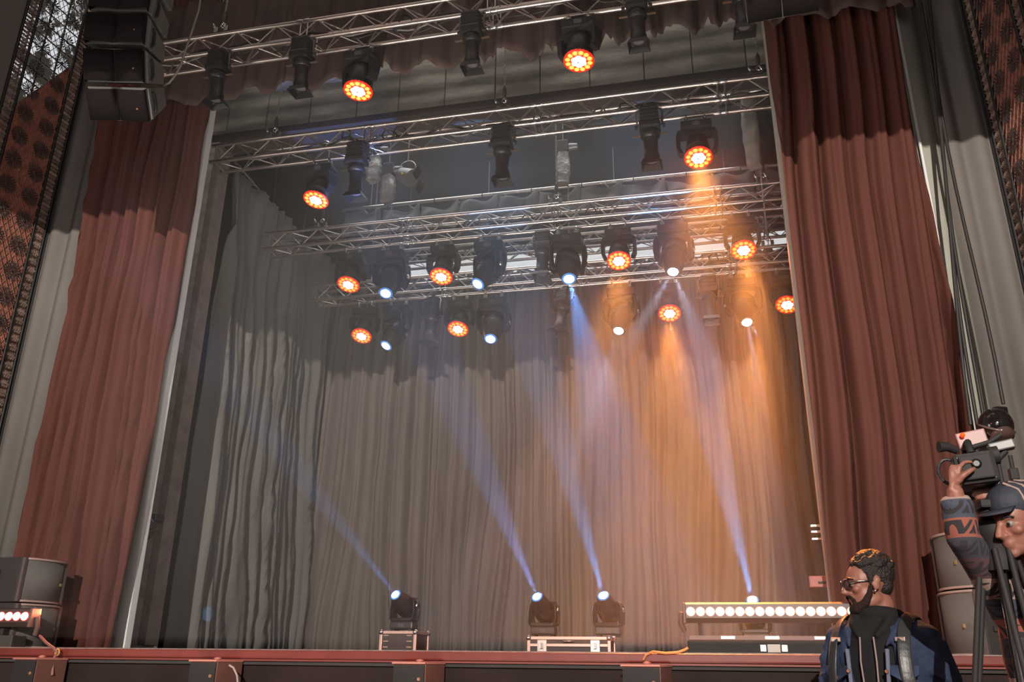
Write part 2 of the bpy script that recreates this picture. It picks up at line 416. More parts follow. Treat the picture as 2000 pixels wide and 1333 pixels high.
# white strip high behind the rear truss, its brightness put in as emission
w1 = struct(obj('white_strip', None))
MB().box((-1.55, 12.62, 7.56), (7.6, 0.03, 0.36)).build('pane', E_strip, w1)
MB().bbox((-1.55, 12.60, 7.80), (7.8, 0.10, 0.11), .01).build('frame_top', mat('brown_beam', (0.07, .05, .045), .7), w1)
MB().bbox((-1.55, 12.58, 7.35), (7.8, 0.06, 0.05), .01).build('frame_bottom', mat('brown_beam', (0.07, .05, .045), .7), w1)
for xx in (-5.36, -3.4, -1.0, .95): MB().box((xx, 12.60, 7.56), (.012, 0.02, .38)).build('strip_bar', M_alu, w1)

# ------------------------------------------------------------------ drapes
def drape(name, m, p0, p1, z0, z1, amp=.06, pitch=.2, seed=0, nz=28, lean=0.0, hem=0.0, topz=None, spread=0.0, sag=None, res=9, wander=.5, label=None, cat=None, thick=.008, group=None):
    """cloth hung between two ground points, folds grow from random widths"""
    rnd = random.Random(seed); p0 = V((*p0, 0)); p1 = V((*p1, 0)); L = (p1 - p0).length; t = (p1 - p0) / L; n = V((t.y, -t.x, 0))
    if n.y > 0 and abs(t.x) > abs(t.y): n = -n
    edges = [0.0]
    while edges[-1] < L + pitch: edges.append(edges[-1] + pitch * rnd.uniform(.55, 1.5))
    am = [amp * rnd.uniform(.45, 1.25) for _ in edges]; sh = [rnd.uniform(-1, 1) for _ in edges]
    import bisect
    def fold(s):
        s = max(0, s); i = min(bisect.bisect_right(edges, s) - 1, len(edges) - 2)
        u = (s - edges[i]) / (edges[i + 1] - edges[i])
        k = .5 + .22 * sh[i]
        u2 = u / k * .5 if u < k else .5 + (u - k) / (1 - k) * .5
        a = am[i] * (1 - u) + am[i + 1] * u
        return a * ((1 - math.cos(2 * PI * u2)) * .5) ** .62 + a * .18 * math.cos(6 * PI * u2 + sh[i] * 3)
    nx = int(L / pitch * res * 1.2) + 2
    vs = []; fs = []
    for j in range(nz + 1):
        v = j / nz
        for i in range(nx + 1):
            s = L * i / nx
            zt = z1 if topz is None else topz(s)
            zb = z0 + (hem * (fold(s + .1) / amp - .6) if hem else 0) 
            z = zb + (zt - zb) * v
            w = noise.noise(V((s * 1.3 + seed, z * .35, seed * 3.1))) * pitch * wander
            q = s + w + lean * (z1 - z)
            d = fold(q) + .25 * amp * noise.noise(V((s * 5, z * 1.2, seed + 9)))
            if spread: d *= 1 + spread * (1 - v)
            if sag: d += sag(s, z)
            p = p0 + t * s + n * d
            vs.append((p.x, p.y, z))
    for j in range(nz):
        for i in range(nx):
            a = j * (nx + 1) + i; fs.append((a, a + 1, a + nx + 2, a + nx + 1))
    mb = MB().add(vs, fs, True); o = mb.build(name, m)
    md = o.modifiers.new('cloth', 'SOLIDIFY'); md.thickness = thick; md.offset = 0
    if label: tag(o, label, cat or 'curtain', group)
    return o
drape('house_curtain', M_red, (-6.60, 7.3), (-5.27, 7.3), 1.345, 9.0, .15, .17, 3, 36, lean=-.012, label='red brown velour house curtain hanging at the left of the stage opening')
drape('house_curtain', M_red, (0.94, 7.3), (2.14, 7.3), 1.345, 9.0, .17, .19, 11, 36, lean=.02, label='red brown velour house curtain hanging at the right of the stage opening')
drape('valance', M_val, (-6.15, 7.12), (2.30, 7.12), 7.22, 8.62, .12, .36, 5, 14, hem=.13, wander=.25, res=12, label='brown scalloped valance across the top of the stage opening', cat='valance')
drape('backdrop_curtain', M_back, (-6.15, 12.5), (2.4, 12.5), 1.345, 7.33, .20, .25, 21, 30, lean=.01, wander=.7, label='grey brown backdrop curtain in full folds across the rear of the stage')
def leg_sag(s, z):
    return 0.05 * math.sin((z + s * 1.6) * 2.2) * max(0, (z - 5.2) / 2.4)
drape('side_leg_curtain', M_grey, (-5.96, 8.96), (-6.04, 12.35), 1.345, 7.62, .17, .30, 8, 34, lean=-.06, wander=.8, sag=leg_sag, topz=lambda s: 7.61 - .035 * abs(math.sin(s * 4.6)), label='grey side curtain running from the concrete column back to the backdrop')
# pipe the side curtain hangs from
t = thing('curtain_track', 'thin steel track carrying the grey side curtain', 'track', (-5.93, 8.95, 7.64))
MB().tube([(0, 0, 0), (-.18, 3.4, 0)], .02, 8).build('track_pipe', M_alu, t)
for k in range(10): MB().torus((-.018 * k * 1.9, .18 + k * .34, -.03), .03, .005, (0, 1, 0), 8, 4).build('track_ring', M_steel, t)
for k in range(3): MB().tube([(-.06 * k, .5 + k * 1.2, .0), (-.06 * k - .3, .5 + k * 1.2, .35), (-.06 * k - .3, .5 + k * 1.2, 1.25)], .012, 6).build('hanger', M_chain, t)

# valance pipe
t = thing('valance_pipe', 'long rusty pipe along the top of the valance', 'pipe', (-6.4, 7.16, 8.63))
MB().tube([(0, 0, 0), (9.0, 0, 0)], .025, 10).build('pipe', mat('brown_pipe', (.20, .12, .09), .5, metal=.3), t)
for k in range(18): MB().torus((.3 + k * .5, 0, 0), .032, .008, (1, 0, 0), 10, 4).build('pipe_tie', M_blackm, t)

for k in range(4): MB().tube([(1 + k * 2.3, 0, 0), (1 + k * 2.3, .62, .35)], .012, 6).build('bracket', M_blackm, t)
# swag border behind the trusses
t = thing('swag_pipe', 'pale pipe holding the swagged grey border', 'pipe', (-5.5, 11.5, 8.27))
MB().tube([(0, 0, 0), (7.3, 0, 0)], .028, 10).build('pipe', M_alu, t)
for k in range(9):
    MB().tube([(.35 + k * .8, 0, -.01), (.52 + k * .8, .12, -.17)], .014, 6).build('arm', M_alu, t)
    MB().torus((.8 + k * .8, 0, 0), .034, .007, (1, 0, 0), 10, 4).build('pipe_tie', M_blackm, t)
for k in range(4): MB().tube([(.5 + k * 2.0, 0, 0), (.5 + k * 2.0, 0, 8.93 - 8.27)], .008, 6).build('hanger', M_chain, t)
def swag(name, m, x0, x1, y, ztop, label):
    mb = MB(); n = 11; w = (x1 - x0) / n
    for k in range(n):
        nx, nz_ = 16, 10; g = []; ww = w * (1 + .2 * math.sin(k * 2.3))
        for j in range(nz_ + 1):
            for i in range(nx + 1):
                u = i / nx; v = j / nz_
                dip = (.06 + .07 * ((k * 7) % 3) / 2) * math.sin(PI * u)
                z = ztop - .02 - dip - v * (.46 + .05 * math.sin(k)) * (1 - .15 * math.sin(PI * u))
                yy = y + .05 * math.cos(2 * PI * (u * 1.5 + v * .5)) + .04 * math.sin(10 * v * math.sin(PI * u) + k) 
                g.append((x0 + k * w + u * w, yy, z))
        fs = [(j * (nx + 1) + i, j * (nx + 1) + i + 1, (j + 1) * (nx + 1) + i + 1, (j + 1) * (nx + 1) + i) for j in range(nz_) for i in range(nx)]
        mb.add(g, fs, True)
    o = mb.build(name, m); md = o.modifiers.new('cloth', 'SOLIDIFY'); md.thickness = .006
    return tag(o, label, 'curtain')
swag('swag_border', M_grey, -5.45, 1.75, 11.48, 8.25, 'grey swagged border drape under the pale pipe high over the stage')

# ------------------------------------------------------------------ trusses
def seg_mesh(a, b, r, name, m, n=6):
    return MB().tube([a, b], r, n).mesh(name, m)
H = .235
BR = {
 'f0': seg_mesh((0, 0, 0), (H, 0, H), .0085, 'brace', M_alu), 'f1': seg_mesh((0, 0, H), (H, 0, 0), .0085, 'brace', M_alu),
 'b0': seg_mesh((0, 0, 0), (H, H, 0), .0085, 'brace', M_alu), 'b1': seg_mesh((0, H, 0), (H, 0, 0), .0085, 'brace', M_alu),
 'v': seg_mesh((0, 0, 0), (0, 0, H), .0085, 'brace', M_alu), 'h': seg_mesh((0, 0, 0), (0, H, 0), .0085, 'brace', M_alu)}
def truss(x0, x1, Y, z, label, group='aluminium box trusses over the stage', low=False):
    t = thing('box_truss', label, 'truss', (x0, Y, z), group=group)
    L = x1 - x0; c = seg_mesh((0, 0, 0), (L, 0, 0), .025, 'chord', M_alu, 12)
    for y in (0, H):
        for zz in (0, H): obj('chord', c, t, (0, y, zz))
    n = int((L - .12) / H); s0 = .09
    for k in range(n):
        x = s0 + k * H; o = k % 2
        obj('brace', BR['f%d' % o], t, (x, 0, 0)); obj('brace', BR['f%d' % (1 - o)], t, (x, H, 0))
        obj('brace', BR['b%d' % o], t, (x, 0, 0)); obj('brace', BR['b%d' % (1 - o)], t, (x, 0, H))
    for x in [.06] + [q + e for q in [2.05, 4.1, 6.15] for e in (-.03, .05) if q + .1 < L]:
        for y in (0, H): obj('brace', BR['v'], t, (x, y, 0))
        for zz in (0, H): obj('brace', BR['h'], t, (x, 0, zz))
        if x > 1:
            for y in (0, H):
                for zz in (0, H): MB().lathe([(.03, -.035), (.032, -.02), (.032, .02), (.03, .035)], (x - .01, y, zz), (1, 0, 0), 10).build('coupler', M_steel, t)
    return t
TR = {'1': (-5.85, 4.0, 6.6, 7.40), '2': (-5.65, 1.6, 8.0, 7.01), '3': (-5.72, 1.75, 9.6, 6.62), '4': (-5.54, 1.8, 10.8, 6.34), '5': (-5.0, 1.9, 11.9, 7.39)}
truss(*TR['1'], 'frontmost aluminium box truss hanging before the brown valance')
truss(*TR['2'], 'second aluminium box truss hanging just behind the concrete header')
truss(*TR['3'], 'third aluminium box truss, the one carrying four wash lights over the white strip')
truss(*TR['4'], 'lowest aluminium box truss nearest the backdrop curtain')
truss(*TR['5'], 'rear aluminium box truss just above the bright white strip')

# cables lying in the trusses
M_cable = mat('black_rubber', (0.03, .028, .027), .5)
M_cable2 = mat('grey_rubber', (0.22, .21, .19), .5)
M_cable3 = mat('blue_plug', (0.02, .07, .28), .4)
tn = {'1': 'front truss', '2': 'second truss', '3': 'third truss', '4': 'lowest truss', '5': 'rear truss'}
for key in '12345':
    x0, x1, Y, z = TR[key]
    for c, (m, cn) in enumerate(((M_cable, 'black'), (M_cable2, 'grey'), (M_cable, 'thin black'))):
        rnd = random.Random(int(key) * 10 + c); pts = []; n = 90
        ph = rnd.uniform(0, 6)
        for i in range(n + 1):
            x = x0 + .3 + (x1 - x0 - .6) * i / n
            pts.append((x, Y + .05 + .055 * c + .03 * math.sin(x * 5 + ph), z + .04 + .07 * abs(noise.noise(V((x * 1.7, c * 3.3, int(key)))) * 2) + .02 * math.sin(x * 9 + ph)))
        t = thing('truss_cable', '%s cable lying along the inside of the %s' % (cn, tn[key]), 'cable', pts[0], group='cables inside the ' + tn[key])
        mb = MB().tube([V(p) - V(pts[0]) for p in pts], [.016, .011, .008][c], 6); mb.build('cable', m, t)
        for q in range(3):
            mb = MB(); i = rnd.randrange(8, n - 8); p = V(pts[i]) - V(pts[0])
            for rr in range(1): mb.torus(p + V((.02 * rr, -.01, .05 - .02 * rr)), .07 - .015 * rr, .009, (rnd.uniform(-.5, .5), 1, rnd.uniform(-.3, .3)), 14, 5)
            mb.build('coil', m, t)
        for q in range(4):
            i = rnd.randrange(4, n - 4); p = V(pts[i]) - V(pts[0])
            MB().tube([p + V((-.06, 0, .01)), p + V((.05, .005, .015))], .02, 8).build('plug', [M_cable3, M_blackm, M_blackm, M_blackm][q], t)

# ------------------------------------------------------------------ chains and hoists
link = MB().torus((0, 0, 0), .010, .0034, (0, 1, 0), 8, 4, 1.0, 1.9)
def chain_mesh(L):
    mb = MB(); n = int(L / .027)
    for k in range(n):
        q = MB().torus((0, 0, 0), .0095, .0036, (1, 0, 0) if k % 2 else (0, 1, 0), 8, 4)
        for p in q.v: pass
        q.v = [(p[0], p[1], p[2] * 1.7 + .014 + k * .027) for p in q.v]
        mb.add(q.v, q.f, True)
    return mb
def chain(x, Y, z0, z1, label, hook=True):
    t = thing('lifting_chain', label, 'chain', (x, Y, z0), group='lifting chains on the trusses')
    chain_mesh(z1 - z0 - .25).xf(Matrix.Translation((0, 0, .25))).build('chain', M_chain, t)
    MB().lathe([(.006, .30), (.022, .26), (.026, .19), (.014, .13)], n=10).build('hook_body', mat('dark_hook', (.08, .06, .05), .5, metal=.5), t)
    MB().torus((0, 0, .10), .028, .009, (0, 1, 0), 12, 6).build('hook', M_steel, t)
    for sx in (-.07, .05):
        MB().bbox((sx, 0, .04), (.045, .055, .06), .006).build('clamp', M_steel, t)
        MB().lathe([(.004, 0), (.02, .015), (.004, .07)], (sx - .02, 0, .07), (-.4, -.3, 1), 6).build('wing_bolt', M_steel, t)
    return t
for u, v, key, lab in [(537, 262, '2', 'lifting chain near the left end of the second truss'), (985, 205, '2', 'lifting chain at the middle of the second truss'),
                       (1483, 140, '2', 'lifting chain at the right end of the second truss'),
                       (628, 445, '3', 'lifting chain near the left end of the third truss'), (1087, 400, '3', 'lifting chain at the middle of the third truss'),
                       (1492, 350, '3', 'lifting chain at the right end of the third truss'),
                       (430, 88, '1', 'lifting chain beside the left speaker array'),
                       (800, 440, '5', 'lifting chain on the rear truss toward its left end'), (1420, 400, '5', 'lifting chain on the rear truss toward its right end'),
                       (1500, 470, '4', 'short lifting chain at the right end of the lowest truss')]:
    x0, x1, Y, z = TR[key]; p = at(u, v, Y); z1 = {'1': 10.6, '2': 8.95, '3': 8.9, '4': 8.9, '5': 8.9}[key]
    chain(p.x, Y, z + H + .02, z1, lab)
def hoist(u, v, Y, L, label, ztop=8.9):
    p = at(u, v, Y)
    t = thing('chain_hoist', label, 'hoist', tuple(p), group='silver bagged chain hoists under the stage ceiling')
    rot = Matrix.Rotation(random.uniform(-.5, .5), 3, 'Z')
    rings = []
    for k in range(9):
        q = k / 8; w = .085 * (1 - .12 * math.cos(q * 6)); d = .07
        rings.append([rot @ V((w * c * (1 + .1 * math.sin(k * 3 + a)), d * s * (1 + .08 * math.cos(k * 2.2 + a)), -L / 2 + L * q)) for a, (c, s) in enumerate([(-1, -1), (-.3, -1.1), (.4, -1.0), (1, -.9), (1.05, 0), (1, .9), (0, 1), (-1, 1)])])
    MB().loft(rings).build('chain_bag', M_foil, t)
    MB().bbox((0, 0, L / 2 + .10), (.16, .15, .20), .02).build('motor', mat('dark_hoist', (.07, .06, .055), .5, metal=.3), t)
    MB().lathe([(.05, 0), (.055, .03), (.045, .13)], (.08, 0, L / 2 + .10), (1, 0, 0), 12).build('motor_cap', mat('grey_motor', (.25, .24, .22), .4, metal=.5), t)
    MB().tube([(0, 0, L / 2 + .2), (0, 0, ztop - p.z)], .008, 6).build('rod', M_chain, t)
    chain_mesh(1.15).xf(Matrix.Translation((.06, .05, -1.15 - L / 2 + .1))).build('chain', M_chain, t)
    return t
hoist(730, 330, 10.2, .42, 'upper silver bagged chain hoist near the left wash light of the second truss')
hoist(757, 370, 10.0, .42, 'silver bagged chain hoist beside the small flood lamp')
hoist(1100, 330, 10.4, .50, 'silver bagged chain hoist right of the middle profile spot')
hoist(1468, 260, 9.2, .95, 'tall silver bagged chain hoist at the right end of the stage ceiling')
# flood lamp with barn doors behind the second truss
p = at(795, 345, 9.9)
t = thing('flood_lamp', 'small grey flood lamp with black barn doors beside a silver hoist bag', 'lamp', tuple(p))
MB().lathe([(.03, -.13), (.10, -.12), (.12, 0), (.13, .10)], axis=(.8, -.2, -.5), n=16).build('housing', mat('grey_lamp', (.25, .23, .2), .4, metal=.5), t)
for a in (.05, .30): MB().box((.15 + a * .2, -.03, -.07 + .15 - a), (.02, .16, .14), Matrix.Rotation(.5, 3, 'Y')).build('barn_door', M_blackm, t)
MB().torus((0, 0, .14), .12, .008, (0, 1, 0), 16, 5).build('yoke', M_alu, t)
MB().box((-.02, -.13, -.02), (.035, .012, .03)).build('tag', mat('yellow_tag', (.7, .5, .03), .5), t)
MB().tube([(0, 0, .26), (0, 0, 8.9 - p.z)], .010, 6).build('drop_pipe', M_chain, t)

# ------------------------------------------------------------------ lights (fixtures)
def aimed(d):
    """rotation taking local -Z to direction d"""
    return V(d).normalized().to_track_quat('-Z', 'Y').to_matrix()
def clampmb(): return MB().bbox((0, 0, -.045), (.05, .06, .09), .01).torus((0, 0, 0), .032, .011, (1, 0, 0), 12, 6)
def wash(label, loc, d, up=1):
    """moving head LED wash light hung under a chord; d is the way it points"""
    t = thing('wash_light', label, 'stage light', loc, group='moving LED wash lights')
    for sx in (-.1, .1): clampmb().xf(Matrix.Translation((sx, 0, 0))).build('clamp', M_steel, t)
    b = MB().bbox((0, 0, -.14), (.34, .22, .10), .02); b.build('base', M_black, t)
    MB().box((0, -.112, -.14), (.08, .006, .045)).build('display', mat('display_glass', (.10, .09, .10), .15), t)
    y = MB().lathe([(.10, -.20), (.12, -.19)], n=16)
    yk = MB()
    yaw = math.atan2(d[0], -d[1]) if abs(d[0]) + abs(d[1]) > .05 else 0
    Rz = Matrix.Rotation(yaw, 3, 'Z')
    prof = [(-.205, -.20), (-.225, -.26), (-.225, -.40), (-.195, -.47)]
    for sx in (-1, 1):
        rings = [[Rz @ V((sx * abs(x) - sx * a, yv * (1.0 if i < 2 else .75), z)) for a, yv in ((0, -.075), (0, .075), (.045, .06), (.045, -.06))] for i, (x, z) in enumerate(prof)]
        yk.loft(rings, smooth=False)
    yk.box((0, 0, -.215), (.40, .15, .045), Rz)
    yk.build('yoke', M_black, t)
    c = V((0, 0, -.40)); R = aimed(d); q = V(d).normalized()
    h = MB().lathe([(.05, -.15), (.11, -.135), (.125, -.08), (.128, -.03), (.128, .03)], c, q, 24)
    for k in range(4): h.lathe([(.124, .03 + k * .018), (.138, .034 + k * .018), (.138, .042 + k * .018), (.124, .046 + k * .018)], c, q, 24)
    h.lathe([(.125, .09), (.148, .105), (.152, .15)], c, q, 24)
    h.build('head', M_black, t)
    fc = c + q * .152; qt = q.to_track_quat('Z', 'Y')
    MB().lathe([(.151, -.012), (.153, .004), (.10, .004)], fc, q, 28, cap=True).build('front_rim', E_red, t)
    ring = MB(); dots = MB(); inner = MB()
    for k in range(12):
        a = 2 * PI * (k + .5) / 12; u_ = qt @ V((math.cos(a), math.sin(a), 0))
        ring.lathe([(.027, 0), (.020, .004)], fc + u_ * .112 + q * .006, q, 10); dots.lathe([(.0085, 0), (.005, .003)], fc + u_ * .114 + q * .0105, q, 8)
    ring.build('outer_lenses', E_amber, t)['kind'] = 'stuff'
    for k in range(7):
        a = 2 * PI * k / 6; rr = .046 if k < 6 else 0; inner.lathe([(.034, 0), (.026, .006)], fc + qt @ V((rr * math.cos(a), rr * math.sin(a), .011)), q, 12)
    dots.build('lens_dots', E_dot, t)['kind'] = 'stuff'; inner.build('inner_lenses', E_white, t)
    MB().box(fc + q * .019 + qt @ V((-.006, 0, 0)), (.022, .009, .003), qt.to_matrix()).build('centre_mark', M_blackm, t)
    return t, fc
def beamhead(label, loc, d, floor=False, blue=True, size=1.22):
    t = thing('beam_light', label, 'stage light', loc, group='moving beam lights')
    s = -1 if floor else 1
    if not floor:
        for sx in (-.1, .1): clampmb().xf(Matrix.Translation((sx, 0, 0))).build('clamp', M_steel, t)
    else:
        for sx in (-.12, .12): MB().box((sx, 0, .012), (.05, .2, .024)).build('foot', M_blackm, t)
    zb = -.14 if not floor else .075
    MB().bbox((0, 0, zb), (.32, .24, .10), .02).build('base', M_black, t)
    MB().box((0, -.122, zb), (.08, .006, .045)).build('display', mat('display_glass', (.10, .09, .10), .15), t)
    yaw = math.atan2(d[0], -d[1]) if abs(d[0]) + abs(d[1]) > .05 else 0
    Rz = Matrix.Rotation(yaw, 3, 'Z')
    yk = MB(); prof = [(.16, .055), (.195, .09), (.205, .20), (.19, .31), (.15, .355)]
    for sx in (-1, 1):
        rings = [[Rz @ V((sx * (x - a), yv * (1 - .35 * i / 4), zb - s * z)) for a, yv in ((0, -.085), (.012, -.10), (.012, .10), (0, .085), (.05, .06), (.05, -.06))] for i, (x, z) in enumerate(prof)]
        yk.loft(rings)
    yk.bbox((0, 0, zb - s * .075), (.32, .17, .05), .015, Rz)
    yk.build('yoke', M_black, t)
    for sx in (-1, 1): MB().lathe([(.028, 0), (.022, .012)], Rz @ V((sx * .198, 0, zb - s * .25)), Rz @ V((sx, 0, 0)), 10).build('pivot_cap', M_steel, t)
    c = V((0, 0, zb - s * .25)); q = V(d).normalized()
    MB().lathe([(.02, -.21), (.08, -.195), (.118, -.14), (.135, -.05), (.138, .03), (.128, .11), (.105, .19), (.082, .245), (.076, .262)], c, q, 26, sx=1.0, sy=.95).build('head', mat('black_head_shell', (.022, .020, .020), .22, bump=.03), t)
    h2 = MB(); 
    for k in range(3): h2.lathe([(.139, .02 + k * .03), (.142, .024 + k * .03), (.139, .03 + k * .03)], c, q, 26, cap=False, sy=.95)
    h2.build('seam_ring', M_blackm, t)
    fc = c + q * .262
    MB().lathe([(.076, 0), (.074, .008), (.055, .008)], fc, q, 22).build('lens_rim', E_blue if blue else M_black, t)
    MB().lathe([(.055, .008), (.052, .014), (.03, .018)], fc, q, 20).build('lens', E_beam, t)
    MB().lathe([(.006, .018), (.005, .020)], fc, q, 8).build('centre_mark', M_blackm, t)
    t.scale = (size, size, size)
    return t, fc * size
def profile(label, loc, d, m=None, shiny=False, size=1.0):
    """ellipsoidal profile spotlight"""
    m = m or M_black
    t = thing('profile_spot', label, 'stage light', loc, group='profile spotlights on the trusses')
    clampmb().build('clamp', M_steel, t)
    q = V(d).normalized(); R = aimed(d); k = size
    c = V((0, 0, -.10 - .19 * k))
    M4 = Matrix.Translation(c) @ R.to_4x4() @ Matrix.Scale(k, 4)
    def pt(name, mb, mm): mb.xf(M4); return mb.build(name, mm, t)
    mb = MB().bbox((0, 0, .20), (.20, .20, .20), .03); mb.bbox((0, 0, .07), (.23, .23, .10), .03); pt('lamp_housing', mb, m)
    mb = MB()
    for i in range(4): mb.bbox((0, 0, .13 + i * .045), (.206, .206, .010), .003)
    pt('cooling_fins', mb, m)
    pt('shutter_gate', MB().lathe([(.085, .03), (.10, .02), (.105, -.05), (.085, -.07)], n=18), m)
    for sx in (-1, 1): pt('shutter_handle', MB().box((sx * .145, 0, -.02), (.10, .03, .006)), mat('dull_brass', (.35, .24, .16), .35, metal=.8))
    pt('lens_barrel', MB().lathe([(.083, -.07), (.078, -.09), (.078, -.25), (.088, -.27), (.088, -.34)], n=18), M_black if not shiny else m)
    mb = MB(); ring = [[V((a * w, b * w, z)) for a, b in ((-1, -1), (1, -1), (1, 1), (-1, 1))] for w, z in ((.088, -.34), (.115, -.40), (.108, -.40), (.080, -.335))]
    mb.loft(ring, cap=False, smooth=False); pt('gel_holder', mb, m)
    pt('lens', MB().lathe([(.075, -.335), (.04, -.345)], n=16), mat('lens_glass', (.12, .11, .11), .08))
    # yoke
    mb = MB(); pts = [(-.135, 0, .08), (-.14, 0, .26), (-.07, 0, .33), (.07, 0, .33), (.14, 0, .26), (.135, 0, .08)]
    mb.tube(pts, .013, 4); pt('yoke', mb, M_alu if shiny else mat('worn_yoke', (.16, .13, .12), .4, metal=.5))
    for sx in (-1, 1): pt('yoke_knob', MB().lathe([(.022, 0), (.026, .02), (.015, .03)], (sx * .135, 0, .08), (sx, 0, 0), 10), M_blackm)
    return t
AMB = (1.0, 0.34, 0.055)
SPOTS = []
def spot(name, p, d, e, col, deg, blend=.25, r=.04):
    o = light(name, 'SPOT', V(p) + V(d).normalized() * .03, e, col, None, spot_size=math.radians(deg), spot_blend=blend, shadow_soft_size=r)
    o.rotation_euler = V(d).to_track_quat('-Z', 'Y').to_euler(); return o
def chord_pt(u, v, key, rear=True):
    x0, x1, Y, z = TR[key]; y = Y + (H if rear else 0)
    return V((at(u, v, y).x, y, z - .03))
wl = [
 (708, 110, '1', (-.05, -.10, -1.0), 0, 'wash light on the front truss, the one nearer the left speaker array'),
 (1131, 55, '1', (-.05, -.10, -1.0), 0, 'wash light on the front truss, above the middle of the stage'),
 (630, 315, '2', (-.10, -.24, -.96), 0, 'wash light at the left end of the second truss'),
 (1357, 220, '2', (.0, -.30, -.95), 6000, 'wash light throwing an orange beam from the second truss'),
 (690, 495, '3', (-.05, -.36, -.93), 0, 'wash light at the left end of the third truss'),
 (868, 475, '3', (-.05, -.36, -.93), 0, 'wash light on the third truss, second from its left end'),
 (1207, 440, '3', (.0, -.42, -.91), 4500, 'wash light on the third truss, left of the last beam light'),
 (1445, 420, '3', (.0, -.42, -.91), 4500, 'wash light on the third truss, nearest the right curtain'),
 (715, 595, '4', (-.04, -.42, -.90), 0, 'wash light at the left end of the lowest truss'),
 (900, 575, '4', (-.04, -.42, -.90), 0, 'wash light on the lowest truss, second from its left end'),
 (1304, 545, '4', (0, -.46, -.88), 6000, 'wash light on the lowest truss above a bright orange beam'),
 (1530, 520, '4', (-.1, -.46, -.88), 6500, 'wash light on the lowest truss, touching the right curtain edge in view'),
]
for u, v, key, d, e, lab in wl:
    t, fc = wash('black LED ' + lab, chord_pt(u, v, key), d)
    if e:
        dd = V(d)
        if u == 1530: dd = V((-.30, -.60, -.74))
        if u in (1304, 1357, 1207, 1445): dd = V((0, -.62, -.78))
        spot('wash_beam', V(t.location) + fc, dd, e * .72, AMB, 22, .5, .09)
        spot('wash_halo', V(t.location) + fc, dd, e * .075, (1.0, .17, .05), 60, .6, .10)
BLUE = (.12, .38, 1.0); PALE = (.62, .72, 1.0)
bl = [
 (768, 480, '3', (.0, -.45, -.85), None, 'beam light on the third truss between the two left wash lights'),
 (958, 460, '3', (-.35, -.45, -.78), None, 'beam light on the third truss leaning left beside the small profile spot'),
 (1108, 445, '3', (.10, -.42, -.88), [((.22, -.34, -.93), 3800, BLUE, 17)], 'beam light on the third truss throwing a blue fan'),
 (1312, 420, '3', (-.08, -.36, -.90), [((-.42, -.40, -.86), 1800, PALE, 11), ((.22, -.40, -.94), 1900, PALE, 12)], 'beam light on the third truss throwing pale beams both ways'),
 (780, 580, '4', (-.30, -.42, -.80), None, 'beam light on the lowest truss, leaning left near its left end'),
 (965, 565, '4', (.0, -.46, -.85), None, 'beam light on the lowest truss, second from its left end'),
 (1212, 545, '4', (-.12, -.42, -.85), [((-.30, -.20, -.93), 2600, PALE, 7)], 'beam light on the lowest truss glowing orange under the blue fan'),
 (1445, 528, '4', (.06, -.42, -.88), [((.46, -.35, -.86), 3600, PALE, 10), ((.05, -.4, -.97), 2200, PALE, 9)], 'beam light on the lowest truss under the right wash light'),
]
for u, v, key, d, sp, lab in bl:
    t, fc = beamhead('black moving ' + lab, chord_pt(u, v, key), d, blue=u < 1150)
    for dd, e, c, deg in (sp or []): spot('beam', V(t.location) + fc, dd, e, c, deg, .3, .02)
pl = [
 (430, 118, '1', (0, .12, -1), False, .90, 'black profile spot on the front truss beside the left speaker array'),
 (593, 95, '1', (0, .12, -1), False, .90, 'black profile spot on the front truss, left of the first wash light'),
 (923, 45, '1', (0, .12, -1), False, .90, 'black profile spot on the front truss, between the two wash lights'),
 (1243, 0, '1', (0, .12, -1), False, .90, 'black profile spot on the front truss, right of the second wash light'),
 (1447, -20, '1', (0, .12, -1), False, .90, 'black profile spot on the front truss, partly behind the right speaker array'),
 (700, 290, '2', (0, .1, -1), False, 1.0, 'black profile spot on the second truss, beside a silver hoist bag'),
 (982, 250, '2', (0, .1, -1), False, 1.0, 'black profile spot at the middle of the second truss'),
 (1267, 210, '2', (0, .1, -1), False, 1.0, 'black profile spot on the second truss, left of the orange beam'),
 (1060, 470, '3', (0, -.15, -1), True, 1.0, 'shiny profile spot on the third truss before the white strip'),
 (845, 580, '4', (-.05, -.1, -1), True, 1.05, 'shiny profile spot on the lowest truss, nearest its left end'),
 (1098, 560, '4', (-.12, -.25, -1), True, 1.05, 'shiny profile spot at the middle of the lowest truss'),
 (1382, 530, '4', (0, -.1, -1), True, 1.0, 'hazy profile spot on the lowest truss, right of the orange beam'),
]
M_shiny = mat('worn_shiny_black', (.10, .09, .085), .25, metal=.5)
for u, v, key, d, sh, sz, lab in pl:
    profile(lab, chord_pt(u, v, key, rear=not (key in '12')), d, M_shiny if sh else M_black, sh, sz)

